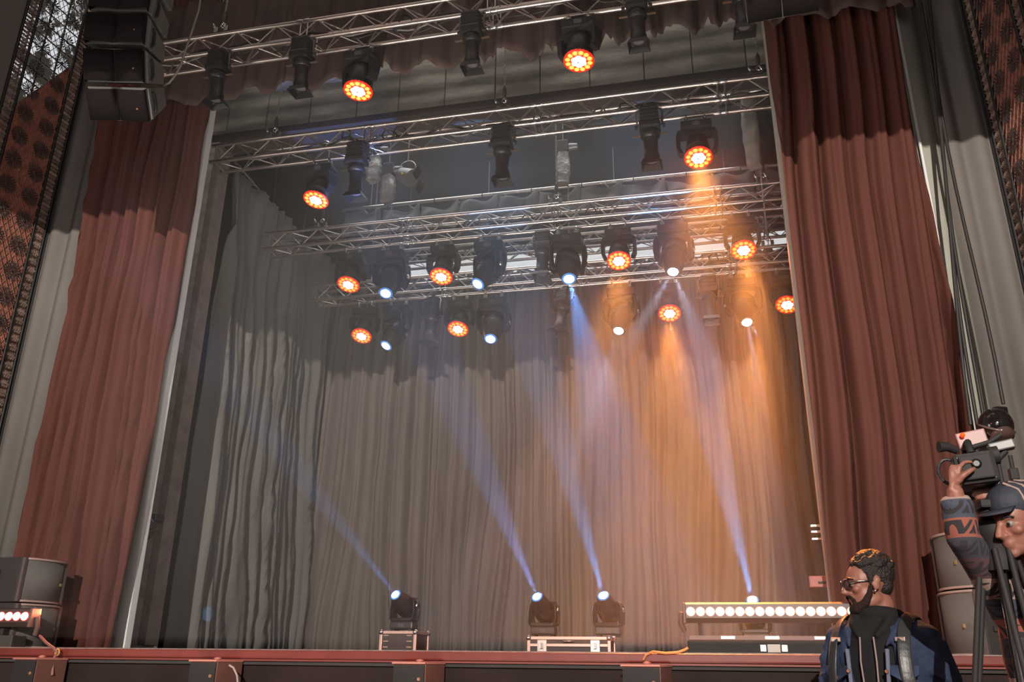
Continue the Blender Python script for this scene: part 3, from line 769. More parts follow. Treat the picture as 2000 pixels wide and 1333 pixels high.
# ------------------------------------------------------------------ speaker arrays
def array(x, Y, zb, n, yaw, label):
    t = thing('line_array', label, 'loudspeaker', (x, Y, zb), (0, 0, yaw))
    z = .02; y = 0; tilt = 0
    tl = [.78, .46, .16] + [0.0] * n
    z = 0; y = .0
    for k in range(n):
        a = tl[k]; R = Matrix.Rotation(a, 3, 'X')
        b = obj('cabinet', None, t); b.rotation_euler = (a, 0, 0)
        c = R @ V((0, .18, .15)); b.location = V((0, y, z)) + c
        w, h, dp = .50, .285, .42
        mb = MB(); A = [(-w / 2, -dp / 2, -h / 2), (w / 2, -dp / 2, -h / 2), (w / 2, -dp / 2, h / 2), (-w / 2, -dp / 2, h / 2)]; B = [(-w / 2, dp / 2, -h / 2 * .5), (w / 2, dp / 2, -h / 2 * .5), (w / 2, dp / 2, h / 2 * .62), (-w / 2, dp / 2, h / 2 * .62)]
        mb.add([V(p) for p in A + B], [(0, 1, 2, 3), (7, 6, 5, 4), (0, 4, 5, 1), (1, 5, 6, 2), (2, 6, 7, 3), (3, 7, 4, 0)])
        mb.build('shell', mat('grey_cabinet_side', (.16, .16, .145), .6, var=.08), b)
        for sx in (-1, 1):
            g = MB(); nx = 6; rings = []
            for i in range(nx + 1):
                u = i / nx; xx = sx * (.004 + u * .246); dy = -.02 - .030 * math.sin(u * PI * .55)
                rings.append([(xx, -dp / 2 + dy, -h / 2 + .006), (xx, -dp / 2 + dy, h / 2 - .012)])
            gr = [[V(p) for p in r] for r in rings]
            g.loft(gr, cap=False, close=False); g.add([V((sx * .25, -dp / 2, -h / 2)), V((sx * .25, -dp / 2, h / 2 - .01)), gr[-1][1], gr[-1][0]], [(0, 1, 2, 3)])
            o = g.build('grille', mat('array_grille', (.016, .012, .012), .85, bump=.6, bscale=250), b)
            md = o.modifiers.new('t', 'SOLIDIFY'); md.thickness = .006
            MB().box((sx * (w / 2 + .004), -dp / 2 + .05, 0), (.008, .035, h * .92)).build('rigging_plate', mat('rig_plate', (.3, .3, .28), .4, metal=.5), b)
            MB().tube([(sx * (w / 2 + .003), -dp / 2 + .12, -.09), (sx * (w / 2 + .012), -dp / 2 + .14, -.05), (sx * (w / 2 + .012), -dp / 2 + .14, .05), (sx * (w / 2 + .003), -dp / 2 + .12, .09)], .014, 6).build('handle', M_blackm, b)
        MB().box((.17, -dp / 2 - .053, -.03), (.014, .004, .014)).build('badge', mat('copper_badge', (.5, .25, .15), .4, metal=.6), b)
        z += .315 * math.cos(a); y += -.315 * math.sin(a) * -1 * -1
    return t
AL = array(-4.78, 5.45, 5.72, 9, math.radians(14), 'tall curved line array of dark speaker cabinets hanging at the left')
AR = array(0.84, 5.45, 5.84, 6, math.radians(-4), 'line array whose two lowest cabinets show at the top right')
t = thing('hanging_cable', 'pale cable looping from the left speaker array up past the front truss', 'cable', tuple(at(395, -10, 5.7)))
pts = [at(u, v, 5.7) - V(t.location) for u, v in [(396, -30), (388, 20), (372, 70), (360, 105), (352, 130), (340, 150), (330, 162), (318, 168), (312, 166)]]
MB().tube(pts, .011, 6).build('cable', M_cable2, t)

# ------------------------------------------------------------------ stage speakers
def sub(label, c, yaw, w, h, dp, port=False):
    t = thing('stage_loudspeaker', label, 'loudspeaker', c, (0, 0, yaw), group='stacked stage loudspeakers')
    mb = MB().bbox((0, .02, h / 2), (w, dp, h), .012); mb.build('cabinet', mat('speaker_paint', (.030, .024, .023), .7, bump=.2, bscale=90), t)
    rings = []
    for i in range(13):
        u = i / 12; x = -w / 2 + .03 + (w - .06) * u; y = -dp / 2 + .02 - .07 * math.sin(PI * u) ** .7
        rings.append([V((x, y, .02)), V((x, y, h - .02))])
    o = MB().loft(rings, cap=False, close=False).build('grille', M_grille, t); md = o.modifiers.new('t', 'SOLIDIFY'); md.thickness = .008
    for z in (.012, h - .012): 
        rr = [[p[0] + V((0, -.004, z - p[0].z - .008)), p[0] + V((0, -.004, z - p[0].z + .008))] for p in rings]
        o = MB().loft(rr, cap=False, close=False).build('grille_edge', mat('pale_edge', (.42, .30, .26), .5), t); md = o.modifiers.new('t', 'SOLIDIFY'); md.thickness = .014
    for sx in (-1, 1): MB().box((sx * (w / 2 - .02), -dp / 2 + .01, h / 2), (.03, .03, h - .01)).build('corner_post', mat('speaker_paint2', (.10, .075, .07), .6), t)
    MB().box((w * .28, -dp / 2 - .055, h * .45), (.02, .008, .025)).build('badge', mat('gold_badge', (.45, .33, .15), .4, metal=.5), t)
    for sx in (-1, 1):
        MB().box((sx * w / 2, .05, h * .62), (.012, .13, .07)).build('handle_recess', M_blackm, t)
    if port:
        MB().lathe([(.085, -.004), (.085, .004), (.07, .004)], (w / 2 + .0, .03, h * .40), (1, 0, 0), 24).build('port', M_gloss, t)
        MB().box((w / 2 + .012, .03, h * .40), (.012, .34, .03)).build('strap', mat('black_strap', (.05, .042, .04), .8), t)
    return t
sub('lower stage loudspeaker of the left stack on the stage edge', (-5.86, 6.62, SZ + .002), math.radians(86), .50, .36, .48)
sub('upper stage loudspeaker of the left stack on the stage edge', (-5.88, 6.62, SZ + .367), math.radians(86), .50, .37, .48)
sub('lower stage loudspeaker of the right stack, with a round port and strap', (1.88, 6.74, SZ + .002), math.radians(-74), .50, .43, .42, True)
sub('upper stage loudspeaker of the right stack behind the raised arm', (1.88, 6.74, SZ + .437), math.radians(-72), .46, .39, .40)

# ------------------------------------------------------------------ LED bars
def ledbar(label, p0, p1, n, warm=False):
    p0 = V(p0); p1 = V(p1); L = (p1 - p0).length; yaw = math.atan2((p1 - p0).y, (p1 - p0).x)
    t = thing('led_bar', label, 'stage light', tuple((p0 + p1) / 2), (0, 0, yaw), group='LED batten lights')
    h = .10
    mb = MB(); ring = lambda x: [V((x, y, z)) for y, z in ((-.045, .055), (-.055, -.045), (-.03, -.08), (.04, -.08), (.055, -.03), (.05, .06), (0, .07))]
    mb.loft([ring(-L / 2), ring(L / 2)], smooth=False); mb.build('housing', mat('bar_housing', (.06, .038, .033), .45), t)
    for sx in (-1, 1):
        MB().bbox((sx * (L / 2 + .012), 0, -.01), (.022, .12, .15), .006).build('end_cap', mat('bar_cap', (.13, .08, .07), .5), t)
        MB().tube([(sx * (L / 2 + .035), 0, .0), (sx * (L / 2 + .045), .01, -.08), (sx * (L / 2 + .02), .03, -.14)], .02, 8).build('bracket', mat('bar_cap', (.13, .08, .07), .5), t)
    st_ = L / n
    lens = MB().lathe([(st_ * .46, 0), (st_ * .42, .012), (st_ * .2, .016)], n=14, axis=(0, -1, .1)).mesh('lens', mat('bar_lens', (.8, .8, .8), .3, emit=(1, .97, .96), estr=.72))
    rim = MB().lathe([(st_ * .50, -.004), (st_ * .50, .004)], n=14, axis=(0, -1, .1)).mesh('lens_ring', E_red if warm else mat('orange_ring', (.5, .12, .03), .4, emit=(1, .2, .05), estr=.35))
    for k in range(n):
        x = -L / 2 + (k + .5) * st_
        obj('lens_ring', rim, t, (x, -.054, 0)); obj('lens', lens, t, (x, -.056, 0.0))
    return t
pA = at(1340, 1198, 7.0); pB = at(1672, 1194, 7.0)
ledbar('long LED bar with a row of white lenses standing right of the flight cases', pA, pB, 17)
pc = (pA + pB) / 2
t = thing('rack_case', 'low black case under the long LED bar', 'case', (pc.x, 7.02, SZ))
LL = (pB - pA).length
MB().bbox((0, 0, .055), (LL * 1.0, .3, .10), .01).build('body', M_blackm, t)
MB().bbox((-.04, -.02, .125), (LL * .92, .10, .035), .006).build('top_rail', mat('rail_brown', (.22, .13, .11), .5), t)
for sx in (-.32, 0, .35): MB().box((sx, -.072, .128), (.10, .006, .02)).build('rail_plate', M_alu, t)
MB().box((.0, -.153, .052), (.09, .008, .055)).build('latch_plate', mat('latch_grey', (.30, .28, .25), .4, metal=.3), t)
for sx in (-1, 1): MB().bbox((sx * .075, -.155, .052), (.045, .012, .05), .004).build('latch', M_alu, t)
for sx in (-1, 1): MB().box((sx * LL * .42, .03, .20), (.03, .08, .17)).build('stand', M_blackm, t)
pA = at(-70, 1205, 6.31); pB = at(66, 1206, 6.31)
ledbar('short LED bar with slanted orange lenses before the left loudspeakers', pA, pB, 9, True)
t = thing('rack_case', 'low dark box under the short LED bar at the left', 'case', ((pA.x + pB.x) / 2 - .03, 6.33, SZ))
MB().bbox((0, 0, .05), (.52, .16, .10), .01).build('body', mat('dark_olive_box', (.05, .042, .035), .6), t)
for sx in (-.1, .1): MB().bbox((sx, 0, .125), (.04, .08, .06), .01).build('post', M_blackm, t)
MB().lathe([(.03, 0), (.028, .01)], (.02, -.08, .05), (0, -1, 0), 12).build('knob', M_gloss, t)
bpy.data.lights  # bar glow
light('led_bar_glow', 'AREA', (pc.x, 6.9, 1.66), 14, (1.0, .55, .42), (pc.x - .1, 4.0, 1.7), size=LL, size_y=.05, shape='RECTANGLE')
light('led_bar_glow_left', 'AREA', (-5.35, 6.36, 1.62), 4, (1.0, .30, .15), (-5.2, 4.0, 1.5), size=.6, size_y=.05, shape='RECTANGLE')

# ------------------------------------------------------------------ flight cases and floor beams
def case(label, x0, x1, Y, h, dp, latches=True):
    w = x1 - x0; t = thing('flight_case', label, 'flight case', ((x0 + x1) / 2, Y, SZ))
    MB().box((0, 0, h / 2 + .0), (w - .02, dp - .02, h - .01)).build('panel', M_case, t)
    e = MB()
    for sx in (-1, 1):
        for sy in (-1, 1): e.bbox((sx * (w / 2 - .012), sy * (dp / 2 - .012), h / 2), (.028, .028, h), .004)
    for z in (.014, h - .014):
        for sy in (-1, 1): e.bbox((0, sy * (dp / 2 - .012), z), (w, .028, .028), .004)
        for sx in (-1, 1): e.bbox((sx * (w / 2 - .012), 0, z), (.028, dp, .028), .004)
    e.build('edge_frame', mat('warm_aluminium', (.62, .42, .36), .45, metal=.7), t)
    for sx in (-1, 1):
        for sy in (-1, 1): MB().ell((sx * (w / 2 - .012), sy * (dp / 2 - .012), h - .012), (.028, .028, .028), n=10, m=6).build('corner_ball', M_steel, t)
    if latches:
        MB().box((0, -dp / 2 + .001, h * .55), (w - .05, .012, .022)).build('lid_seam', mat('warm_aluminium', (.62, .42, .36), .45, metal=.7), t)
        for sx in (-1, 1):
            l = MB().bbox((sx * w * .32, -dp / 2 - .006, h * .50), (.085, .014, .105), .006).build('latch', M_alu, t)
            MB().bbox((sx * w * .32, -dp / 2 - .018, h * .50), (.03, .012, .05), .004).build('latch_key', M_steel, l)
        MB().tube([(-.05, -dp / 2 - .006, h * .75), (-.045, -dp / 2 - .02, h * .75), (.045, -dp / 2 - .02, h * .75), (.05, -dp / 2 - .006, h * .75)], .006, 6).build('handle', M_steel, t)
    else:
        for sx in (-1, 1):
            for z in (.3, .55, .8): MB().box((sx * w * .32, -dp / 2 - .002, h * z), (.05, .006, .012)).build('rivet_plate', mat('bronze_plate', (.4, .27, .2), .4, metal=.7), t)
    return t
a = at(742, 1235, 8.0); b = at(813, 1235, 8.0)
case('small upright flight case under the leftmost floor beam light', a.x, b.x, 8.2, a.z - SZ + .01, .40, False)
a2 = at(1030, 1246, 8.0); b2 = at(1192, 1246, 8.0)
case('long low flight case with two latches under two floor beam lights', a2.x, b2.x, 8.2, a2.z - SZ + .01, .40)
for i, (u, v, base, d, e, c, deg, lab) in enumerate([
    (790, 1200, a.z + .01, (-.42, -.50, .62), 1800, BLUE, 9, 'leftmost beam light on the floor, standing on the small flight case'),
    (1062, 1210, a2.z + .01, (-.36, .06, .80), 6500, (.20, .36, 1.0), 13, 'floor beam light on the left of the long flight case'),
    (1188, 1210, a2.z + .01, (-.24, .20, .85), 12000, (.14, .42, 1.0), 12, 'floor beam light on the right of the long flight case'),
    (1472, 1190, SZ + .11, (-.125, .22, .92), 15000, (.14, .44, 1.0), 12, 'floor beam light behind the long LED bar')]):
    p = at(u, v, 8.2); d2 = V((d[0] * .7, -1.05, d[2]))
    t, fc = beamhead('black moving ' + lab, (p.x, 8.2, base), d2, floor=True, size=.72)
    spot('floor_beam', V(t.location) + fc, d, e, c, deg, .25, .02)
    if i == 0: spot('stray_light', V(t.location) + fc + V((-.05, 0, .0)), V((-5.93, 9.75, 1.78)) - (V(t.location) + fc), 260, (.15, .5, 1.0), 3.2, .3, .01)
    if i == 3:
        q = thing('rack_case', 'black riser box behind the long LED bar', 'case', (p.x, 8.2, SZ)); MB().bbox((0, 0, .055), (.5, .4, .108), .01).build('body', M_blackm, q)
        MB().bbox((0, -.2, .055), (.1, .012, .05), .004).build('latch', M_alu, q)

# front fill speakers on the stage front
for k, (u, lab) in enumerate([(66, 'front fill loudspeaker at the far left of the stage front'), (413, 'front fill loudspeaker below the side curtain, with a looped cable'),
                              (813, 'front fill loudspeaker below the small flight case'), (1262, 'front fill loudspeaker below the long flight case and LED bar')]):
    p = at(u, 1296, 6.06)
    t = thing('front_fill_speaker', 'black ' + lab, 'loudspeaker', (p.x, 6.14, .85), (0, 0, math.radians(-14)), group='front fill loudspeakers on the stage front')
    w = .26
    MB().bbox((0, 0, .2), (w, .26, .40), .006).build('cabinet', mat('fill_side', (.17, .075, .06), .6), t)
    MB().box((-.0, -.135, .2), (w - .01, .012, .38)).build('grille', mat('fill_grille', (.022, .018, .018), .7, bump=.4, bscale=200), t)
    MB().box((0, -.01, .404), (w + .01, .28, .012)).build('top_plate', mat('fill_top', (.50, .20, .15), .5), t)
    MB().lathe([(.014, 0), (.01, .006)], (.085, -.142, .30), (0, -1, 0), 10).build('badge', mat('copper_badge', (.5, .25, .15), .4, metal=.6), t)
    MB().lathe([(.02, 0), (.03, .012), (.012, .02)], (0, .0, .41), n=10).build('knob', mat('fill_top', (.5, .2, .15), .5), t)
    MB().box((0, .12, .2), (.08, .10, .1)).build('bracket', M_blackm, t)
t = thing('cable', 'thin cable looping down beside the second front fill loudspeaker', 'cable', tuple(at(450, 1296, 6.05)))
pts = [at(u, v, 6.02) - V(t.location) for u, v in [(448, 1300), (456, 1305), (463, 1320), (466, 1350), (460, 1390)]]
MB().tube(pts, .008, 6).build('cable', mat('pale_cable', (.35, .3, .28), .5), t)
t = thing('cable', 'cable tied over the stage edge beside the left LED bar', 'cable', tuple(at(80, 1245, 6.3)))
pts = [at(u, v, y) - V(t.location) for u, v, y in [(78, 1243, 6.35), (90, 1256, 6.25), (104, 1266, 6.17), (112, 1275, 6.15), (104, 1290, 6.13), (102, 1320, 6.12)]]
MB().tube(pts, .012, 6).build('cable', mat('warm_cable', (.30, .13, .10), .5), t)
MB().torus(pts[3], .025, .006, (.3, 1, 0), 10, 4).build('tie', mat('amber_tie', (.7, .4, .1), .5), t)
t = thing('cable', 'orange cable lying on the stage edge left of the LED bar', 'cable', tuple(at(1250, 1283, 6.2)))
pts = [at(u, v, 6.19) - V(t.location) for u, v in [(1256, 1290), (1262, 1280), (1275, 1274), (1300, 1277), (1325, 1275), (1338, 1270), (1344, 1266)]]
MB().tube(pts, .009, 6).build('cable', mat('amber_cable', (.6, .25, .08), .5), t)

# glossy dome lamps on both sides of the opening, hanging cables
def dome(label, loc, yaw, s=1.0, arm=1):
    t = thing('dome_lamp', label, 'lamp', loc, (0, 0, yaw), group='glossy dome lamps beside the opening')
    MB().ell((0, 0, 0), (.115 * s, .115 * s, .125 * s), n=22, m=14).build('dome', M_gloss, t)
    MB().lathe([(.119 * s, -.008), (.125 * s, 0), (.119 * s, .008)], (0, 0, -.02 * s), (.15, -.5, 1), 24, cap=False).build('lip', mat('brown_lip', (.16, .10, .09), .3), t)
    MB().lathe([(.02, -.02), (.09, -.02), (.078, -.085), (.02, -.09)], (0, -.02, -.035), (0, .5, 1), 20).build('visor', mat('brown_gloss', (.10, .06, .05), .15), t)
    MB().bbox((.06 * s, .05, .10 * s), (.10, .14, .09), .02).build('bracket', M_gloss, t)
    MB().tube([(.06, .05, .12), (arm * .10, .12, .14), (arm * .40, .45, .14)], .02, 8).build('arm', M_blackm, t)
    return t
dome('glossy black dome lamp at the right above the video camera', tuple(at(1945, 832, 6.75)), .3, 1.05)
dome('glossy black dome lamp peeping out beside the left curtain edge', tuple(at(288, 1030, 8.2)), -.2, .95, -1)
for k, (u0, v0, u1, v1, lab) in enumerate([(1793, -20, 1905, 830, 'black cable nearest the right curtain, hanging down the plaster'), (1800, -20, 1915, 850, 'second black cable from the right curtain down the plaster'),
        (1806, -20, 1922, 860, 'third black cable from the right curtain down the plaster'), (1812, 30, 1950, 790, 'black cable hanging farthest from the right curtain, ending at the dome')]):
    p = at(u0, v0, 7.1); q = at(u1, v1, 6.95); t = thing('hanging_cable', lab, 'cable', tuple(p), group='black cables hanging at the right')
    pts = [p.lerp(q, i / 10) - p + V((.035 * math.sin(i * .5 + k), 0, 0)) for i in range(11)]
    MB().tube(pts, .014, 6).build('cable', M_cable, t)
# little lamps peeping round the right curtain
for k, (u, v, lab) in enumerate([(1594, 1040, 'small steel bracket lamp peeping left of the right curtain edge'), (1598, 1137, 'small red box clipped beside the right curtain edge')]):
    p = at(u, v, 7.75); t = thing('side_box', lab, 'box', tuple(p))
    if k == 0:
        for z in (-.06, 0, .05): MB().bbox((0, 0, z), (.09, .06, .022), .005).build('plate', M_steel, t)
        MB().tube([(.06, .0, -.3), (.06, 0, .4)], .015, 6).build('pole', M_blackm, t)
        MB().tube([(.06, .0, .4), (.06, 0, -1.23)], .012, 6).build('stand', M_blackm, t)
    else:
        MB().bbox((.02, 0, 0), (.18, .05, .09), .006).build('body', mat('red_box', (.35, .10, .08), .5), t)
        MB().box((.03, -.027, -.01), (.07, .006, .02)).build('slot', M_blackm, t)
        MB().tube([(.08, .02, .1), (.08, .02, -.67)], .012, 6).build('stand', M_blackm, t)
# ------------------------------------------------------------------ people
def rings_tube(mb, pts, radii, n=14, flat=1.0):
    return mb.tube(pts, radii, n, True, flat)
def remesh(o, vox, smooth=4, fac=.5):
    md = o.modifiers.new('one_surface', 'REMESH'); md.mode = 'VOXEL'; md.voxel_size = vox; md.use_smooth_shade = True
    if smooth:
        s = o.modifiers.new('soft', 'SMOOTH'); s.iterations = smooth; s.factor = fac
    return o
M_skin = mat('skin', (0.27, 0.115, 0.08), .5, var=.08, scale=9, bump=.05)
M_hair = mat('dark_hair', (0.018, .013, .012), .45, bump=.6, bscale=120)
M_beard = mat('beard_hair', (0.035, .022, .018), .8, bump=.8, bscale=160)
M_denim = mat('blue_denim', (0.032, .045, .085), .85, var=.3, scale=10, bump=.35, bscale=26)
M_hood = mat('black_cotton', (0.016, .016, .017), .9, bump=.2, bscale=30)
M_strap = mat('black_strap_shiny', (0.03, .032, .034), .4, bump=.1)
M_eye = mat('eye_white', (.28, .22, .20), .2)
def head_shape(mb, c, R, k=1.0):
    """a head facing -Y in its own frame; c is its middle, R its rotation"""
    P = lambda x, y, z: V(c) + R @ V((x * k, y * k, z * k))
    def E(x, y, z, a, b, d, rx=0): mb.ell(P(x, y, z), (a * k, b * k, d * k), R @ Matrix.Rotation(rx, 3, 'X'), 18, 12)
    E(0, .020, .035, .076, .098, .088)          # skull
    E(0, -.030, .020, .066, .062, .075)         # brow and forehead
    E(0, -.025, -.045, .060, .062, .062)        # cheeks
    E(0, -.050, -.078, .040, .036, .034)        # jaw
    E(0, -.076, -.098, .022, .018, .018)        # chin
    E(0, -.083, .022, .050, .012, .012)         # brow ridge
    for s in (-1, 1):
        E(s * .038, -.068, -.022, .024, .020, .020)   # cheek bones
        E(s * .045, -.01, -.075, .022, .050, .028, .35)  # jaw line
        E(s * .078, .010, -.005, .008, .020, .033, -.2)   # ears
        E(s * .083, .018, .008, .007, .014, .018, -.2)
        E(s * .014, -.098, -.036, .009, .010, .008)      # nostrils
    mb.tube([P(0, -.086, .012), P(0, -.104, -.012), P(0, -.120, -.034), P(0, -.100, -.042)], [.010 * k, .012 * k, .014 * k, .010 * k], 10)
    E(0, -.089, -.060, .024, .012, .007); E(0, -.087, -.072, .021, .012, .008)   # lips
    E(0, .04, -.10, .052, .055, .07)            # nape
    return P
def hand_shape(mb, wrist, Rm, curl=.5, k=1.0, thumb=1):
    """palm runs along local -Z from the wrist, fingers after it, palm facing -Y"""
    P = lambda x, y, z: V(wrist) + Rm @ V((x * k, y * k, z * k))
    mb.tube([P(0, 0, .02), P(0, 0, -.015), P(0, 0, -.05), P(0, 0, -.088)], [.026 * k, .030 * k, .040 * k, .036 * k], 12, True, .5)
    for i, (x, L) in enumerate(((-.030, .068), (-.010, .078), (.010, .074), (.029, .058))):
        p = V((x, 0, -.082)); pts = [V((x * .9, 0, -.06)), p]; a = 0
        for sgm in (.45, .32, .23):
            a += curl * (.9 if sgm > .4 else 1.1); p = p + V((0, -math.sin(a), -math.cos(a))) * L * sgm * 1.05; pts.append(p)
        mb.tube([P(*q) for q in pts], [.0095 * k, .0095 * k, .0088 * k, .008 * k, .0068 * k], 8)
    t = thumb
    mb.tube([P(t * .02, 0, -.018), P(t * .043, -.012, -.042), P(t * .052, -.032, -.066), P(t * .045, -.048, -.086)], [.014 * k, .0125 * k, .0105 * k, .008 * k], 8)
def sector(mb, secs, a0, a1, th, n=22):
    """closed shell swept up the torso: secs = (centre, rx, ry), open between a1 and a0"""
    outer = []; inner = []
    for c, rx, ry in secs:
        ro = []; ri = []
        for i in range(n + 1):
            a = a0 + (a1 - a0) * i / n
            ro.append(V(c) + V((math.cos(a) * rx, math.sin(a) * ry, 0))); ri.append(V(c) + V((math.cos(a) * (rx - th), math.sin(a) * (ry - th), 0)))
        outer.append(ro); inner.append(ri[::-1])
    rings = [o + i for o, i in zip(outer, inner)]
    return mb.loft(rings, True)

def torso_secs(hem=.84, w=1.0):
    return [((0, .01, hem), .185 * w, .125 * w), ((0, .01, 1.00), .175 * w, .120 * w), ((0, .01, 1.12), .185 * w, .125 * w), ((0, .01, 1.25), .205 * w, .130 * w), ((0, .01, 1.36), .205 * w, .125 * w), ((0, .015, 1.43), .165 * w, .105 * w), ((0, .02, 1.475), .09 * w, .08 * w)]
def ring_secs(mb, secs, n=24):
    return mb.loft([[V(c) + V((math.cos(2 * PI * i / n) * rx, math.sin(2 * PI * i / n) * ry, 0)) for i in range(n)] for c, rx, ry in secs])

# ---- the man with the glasses
g = at(1712, 1200, 4.3)
man = thing('person', 'bearded person in glasses, blue denim jacket and black hoodie, looking left', 'person', (g.x, 4.3, 0), (0, 0, math.radians(-32)))
man.scale = (1.0, 1.0, 1.0)
yawh = math.radians(-50)
Rh = Matrix.Rotation(yawh, 3, 'Z') @ Matrix.Rotation(math.radians(4), 3, 'X')
hc = V((-.018, -.005, 1.615))
b = MB()
head_shape(b, hc, Rh, 1.0)
b.tube([(0, .025, 1.40), (0, .018, 1.47), (-.008, .015, 1.55)], [.070, .060, .058], 16)
ring_secs(b, torso_secs(.86, .88))
for s in (-1, 1):
    b.tube([(s * .16, .015, 1.40), (s * .21, .02, 1.28), (s * .235, .02, 1.12), (s * .20, -.10, 1.02), (s * .09, -.235, 1.08)], [.055, .050, .042, .038, .027], 12)
    b.tube([(s * .09, 0, .93), (s * .11, -.005, .70), (s * .115, 0, .50), (s * .12, .015, .28), (s * .12, .02, .08)], [.095, .085, .06, .055, .042], 14)
    b.tube([(s * .12, .03, .05), (s * .125, -.06, .04), (s * .13, -.15, .03)], [.04, .04, .032], 10, True, .9)
# hands holding a phone
for s in (-1, 1):
    Rw = (V((0.0 - s * .5, -.6, .45))).normalized().to_track_quat('-Z', 'Y').to_matrix()
    hand_shape(b, V((s * .085, -.245, 1.085)), Rw @ Matrix.Rotation(s * 1.2, 3, 'Z'), .45, .95, -s)
bo = remesh(b.build('body', M_skin, man), .0065, 3)
for s in (-1, 1):
    e = V(hc) + Rh @ V((s * .031, -.079, .000))
    MB().ell(e, (.0125, .0125, .0115), n=12, m=8).build('eye', M_eye, man)
    MB().lathe([(.006, 0), (.004, .002)], e + Rh @ V((0, -.0118, 0)), Rh @ V((0, -1, 0)), 10).build('iris', M_hood, man)
    MB().tube([V(hc) + Rh @ V((s * x, y, z)) for x, y, z in ((.014, -.096, .020), (.032, -.092, .027), (.052, -.078, .020))], [.004, .006, .003], 6).build('eyebrow', M_hair, man)
# hair: a cap plus many curls
h = MB(); hk = MB()
def HP(x, y, z): return V(hc) + Rh @ V((x, y, z))
h.ell(HP(0, .030, .047), (.081, .098, .087), Rh, 20, 14)
h.ell(HP(0, .062, -.005), (.064, .048, .058), Rh, 16, 10)
rnd = random.Random(4)
for k in range(240):
    a = rnd.uniform(0, 2 * PI); e = rnd.uniform(.25, 1.45)
    x, y, z = .086 * math.cos(e) * math.cos(a), .028 + .102 * math.cos(e) * math.sin(a), .048 + .096 * math.sin(e)
    if y < -.045 and z < .085: continue
    r = rnd.uniform(.008, .015); h.ell(HP(x, y, z), (r, r, r * .9), None, 6, 4)
for s in (-1, 1): h.ell(HP(s * .073, -.004, .022), (.010, .018, .040), Rh, 10, 8)
h2 = MB(); h2.v = h.v; h2.f = h.f; h2.sm = h.sm
ho = remesh(h2.build('hair', M_hair, man), .0055, 1)
bd = MB()
for s in (-1, 1):
    bd.tube([HP(s * .070, -.012, -.010), HP(s * .068, -.022, -.045), HP(s * .055, -.045, -.085), HP(s * .028, -.078, -.108), HP(0, -.085, -.112)], [.009, .014, .020, .022, .022], 10)
    bd.tube([HP(s * .001, -.106, -.049), HP(s * .022, -.098, -.053), HP(s * .034, -.086, -.070), HP(s * .030, -.084, -.090)], [.006, .008, .008, .009], 8)
bd.ell(HP(0, -.086, -.108), (.026, .020, .022), Rh)
bd.ell(HP(0, -.050, -.105), (.042, .040, .022), Rh)
remesh(bd.build('beard', M_beard, man), .005, 2)
gl = MB()
for s in (-1, 1):
    c = HP(s * .034, -.108, .003); gl.torus(c, .022, .0028, Rh @ V((s * .15, -1, 0)), 18, 6, 1.2, .82)
    gl.tube([HP(s * .060, -.104, .008), HP(s * .074, -.06, .010), HP(s * .082, .008, .008), HP(s * .080, .024, -.008)], [.0035, .003, .0025, .0025], 6)
gl.tube([HP(-.010, -.110, .008), HP(0, -.113, .010), HP(.010, -.110, .008)], .0026, 6)
go = gl.build('glasses', M_gloss, man)
m_lens = mat('tinted_glasses_lens', (.10, .05, .06), .05); m_lens.node_tree.nodes['Principled BSDF'].inputs['Alpha'].default_value = .45
for s in (-1, 1): MB().lathe([(.0205, 0), (.0205, .001)], HP(s * .034, -.108, .003), Rh @ V((s * .15, -1, 0)), 18, sx=1.2, sy=.82).build('glasses_lens', m_lens, go)
MB().ell(HP(.086, -.002, -.036), (.006, .006, .006), n=10, m=6).build('earring', M_steel, man)
# hoodie
hd_ = MB(); ring_secs(hd_, [(c, rx * .93 + .006, ry * .93 + .012) for c, rx, ry in torso_secs(.86)][:-1] + [((0, .02, 1.46), .10, .095)])
hd_.torus((0, .035, 1.465), .092, .032, (0, .25, 1), 24, 10, 1.0, .98)
hd_.ell((0, .115, 1.44), (.11, .05, .07))
hd_.tube([(-.085, -.03, 1.485), (-.075, -.085, 1.43), (-.035, -.128, 1.38)], [.026, .022, .012], 8); hd_.tube([(.085, -.03, 1.485), (.075, -.085, 1.43), (.035, -.128, 1.38)], [.026, .022, .012], 8)
remesh(hd_.build('hoodie', M_hood, man), .010, 4)
# jacket: open shell and sleeves
jk = MB()
g0 = math.radians(-62); sector(jk, [(c, rx + .022, ry + .026) for c, rx, ry in torso_secs(.86)[:6]], g0, g0 + math.radians(304), .030, 30)
for s in (-1, 1):
    jk.tube([(s * .13, .015, 1.415), (s * .205, .02, 1.33), (s * .245, .025, 1.20), (s * .262, .02, 1.10), (s * .225, -.09, 1.005), (s * .14, -.185, 1.035), (s * .115, -.21, 1.05)], [.066, .076, .068, .063, .058, .050, .046], 14)
    jk.ell((s * .17, .015, 1.385), (.085, .085, .060))
    for q in range(5):   # creases of the sleeve
        jk.torus((s * (.225 + .006 * q), .015 - .004 * q, 1.30 - .045 * q), .066, .009, (s * .3, .3 * (-1) ** q, 1), 18, 6)
    jk.tube([(s * .095, .06, 1.475), (s * .115, -.01, 1.462), (s * .105, -.09, 1.405), (s * .080, -.145, 1.34)], [.022, .026, .026, .012], 8, True, .6)
jk.tube([(-.095, .06, 1.475), (0, .13, 1.48), (.095, .06, 1.475)], [.022, .024, .022], 8)
jo = remesh(jk.build('jacket', M_denim, man), .009, 4)
m_seam = mat('pale_denim_seam', (.13, .15, .21), .8)
m_brass = mat('copper_button', (.5, .25, .15), .3, metal=.8)
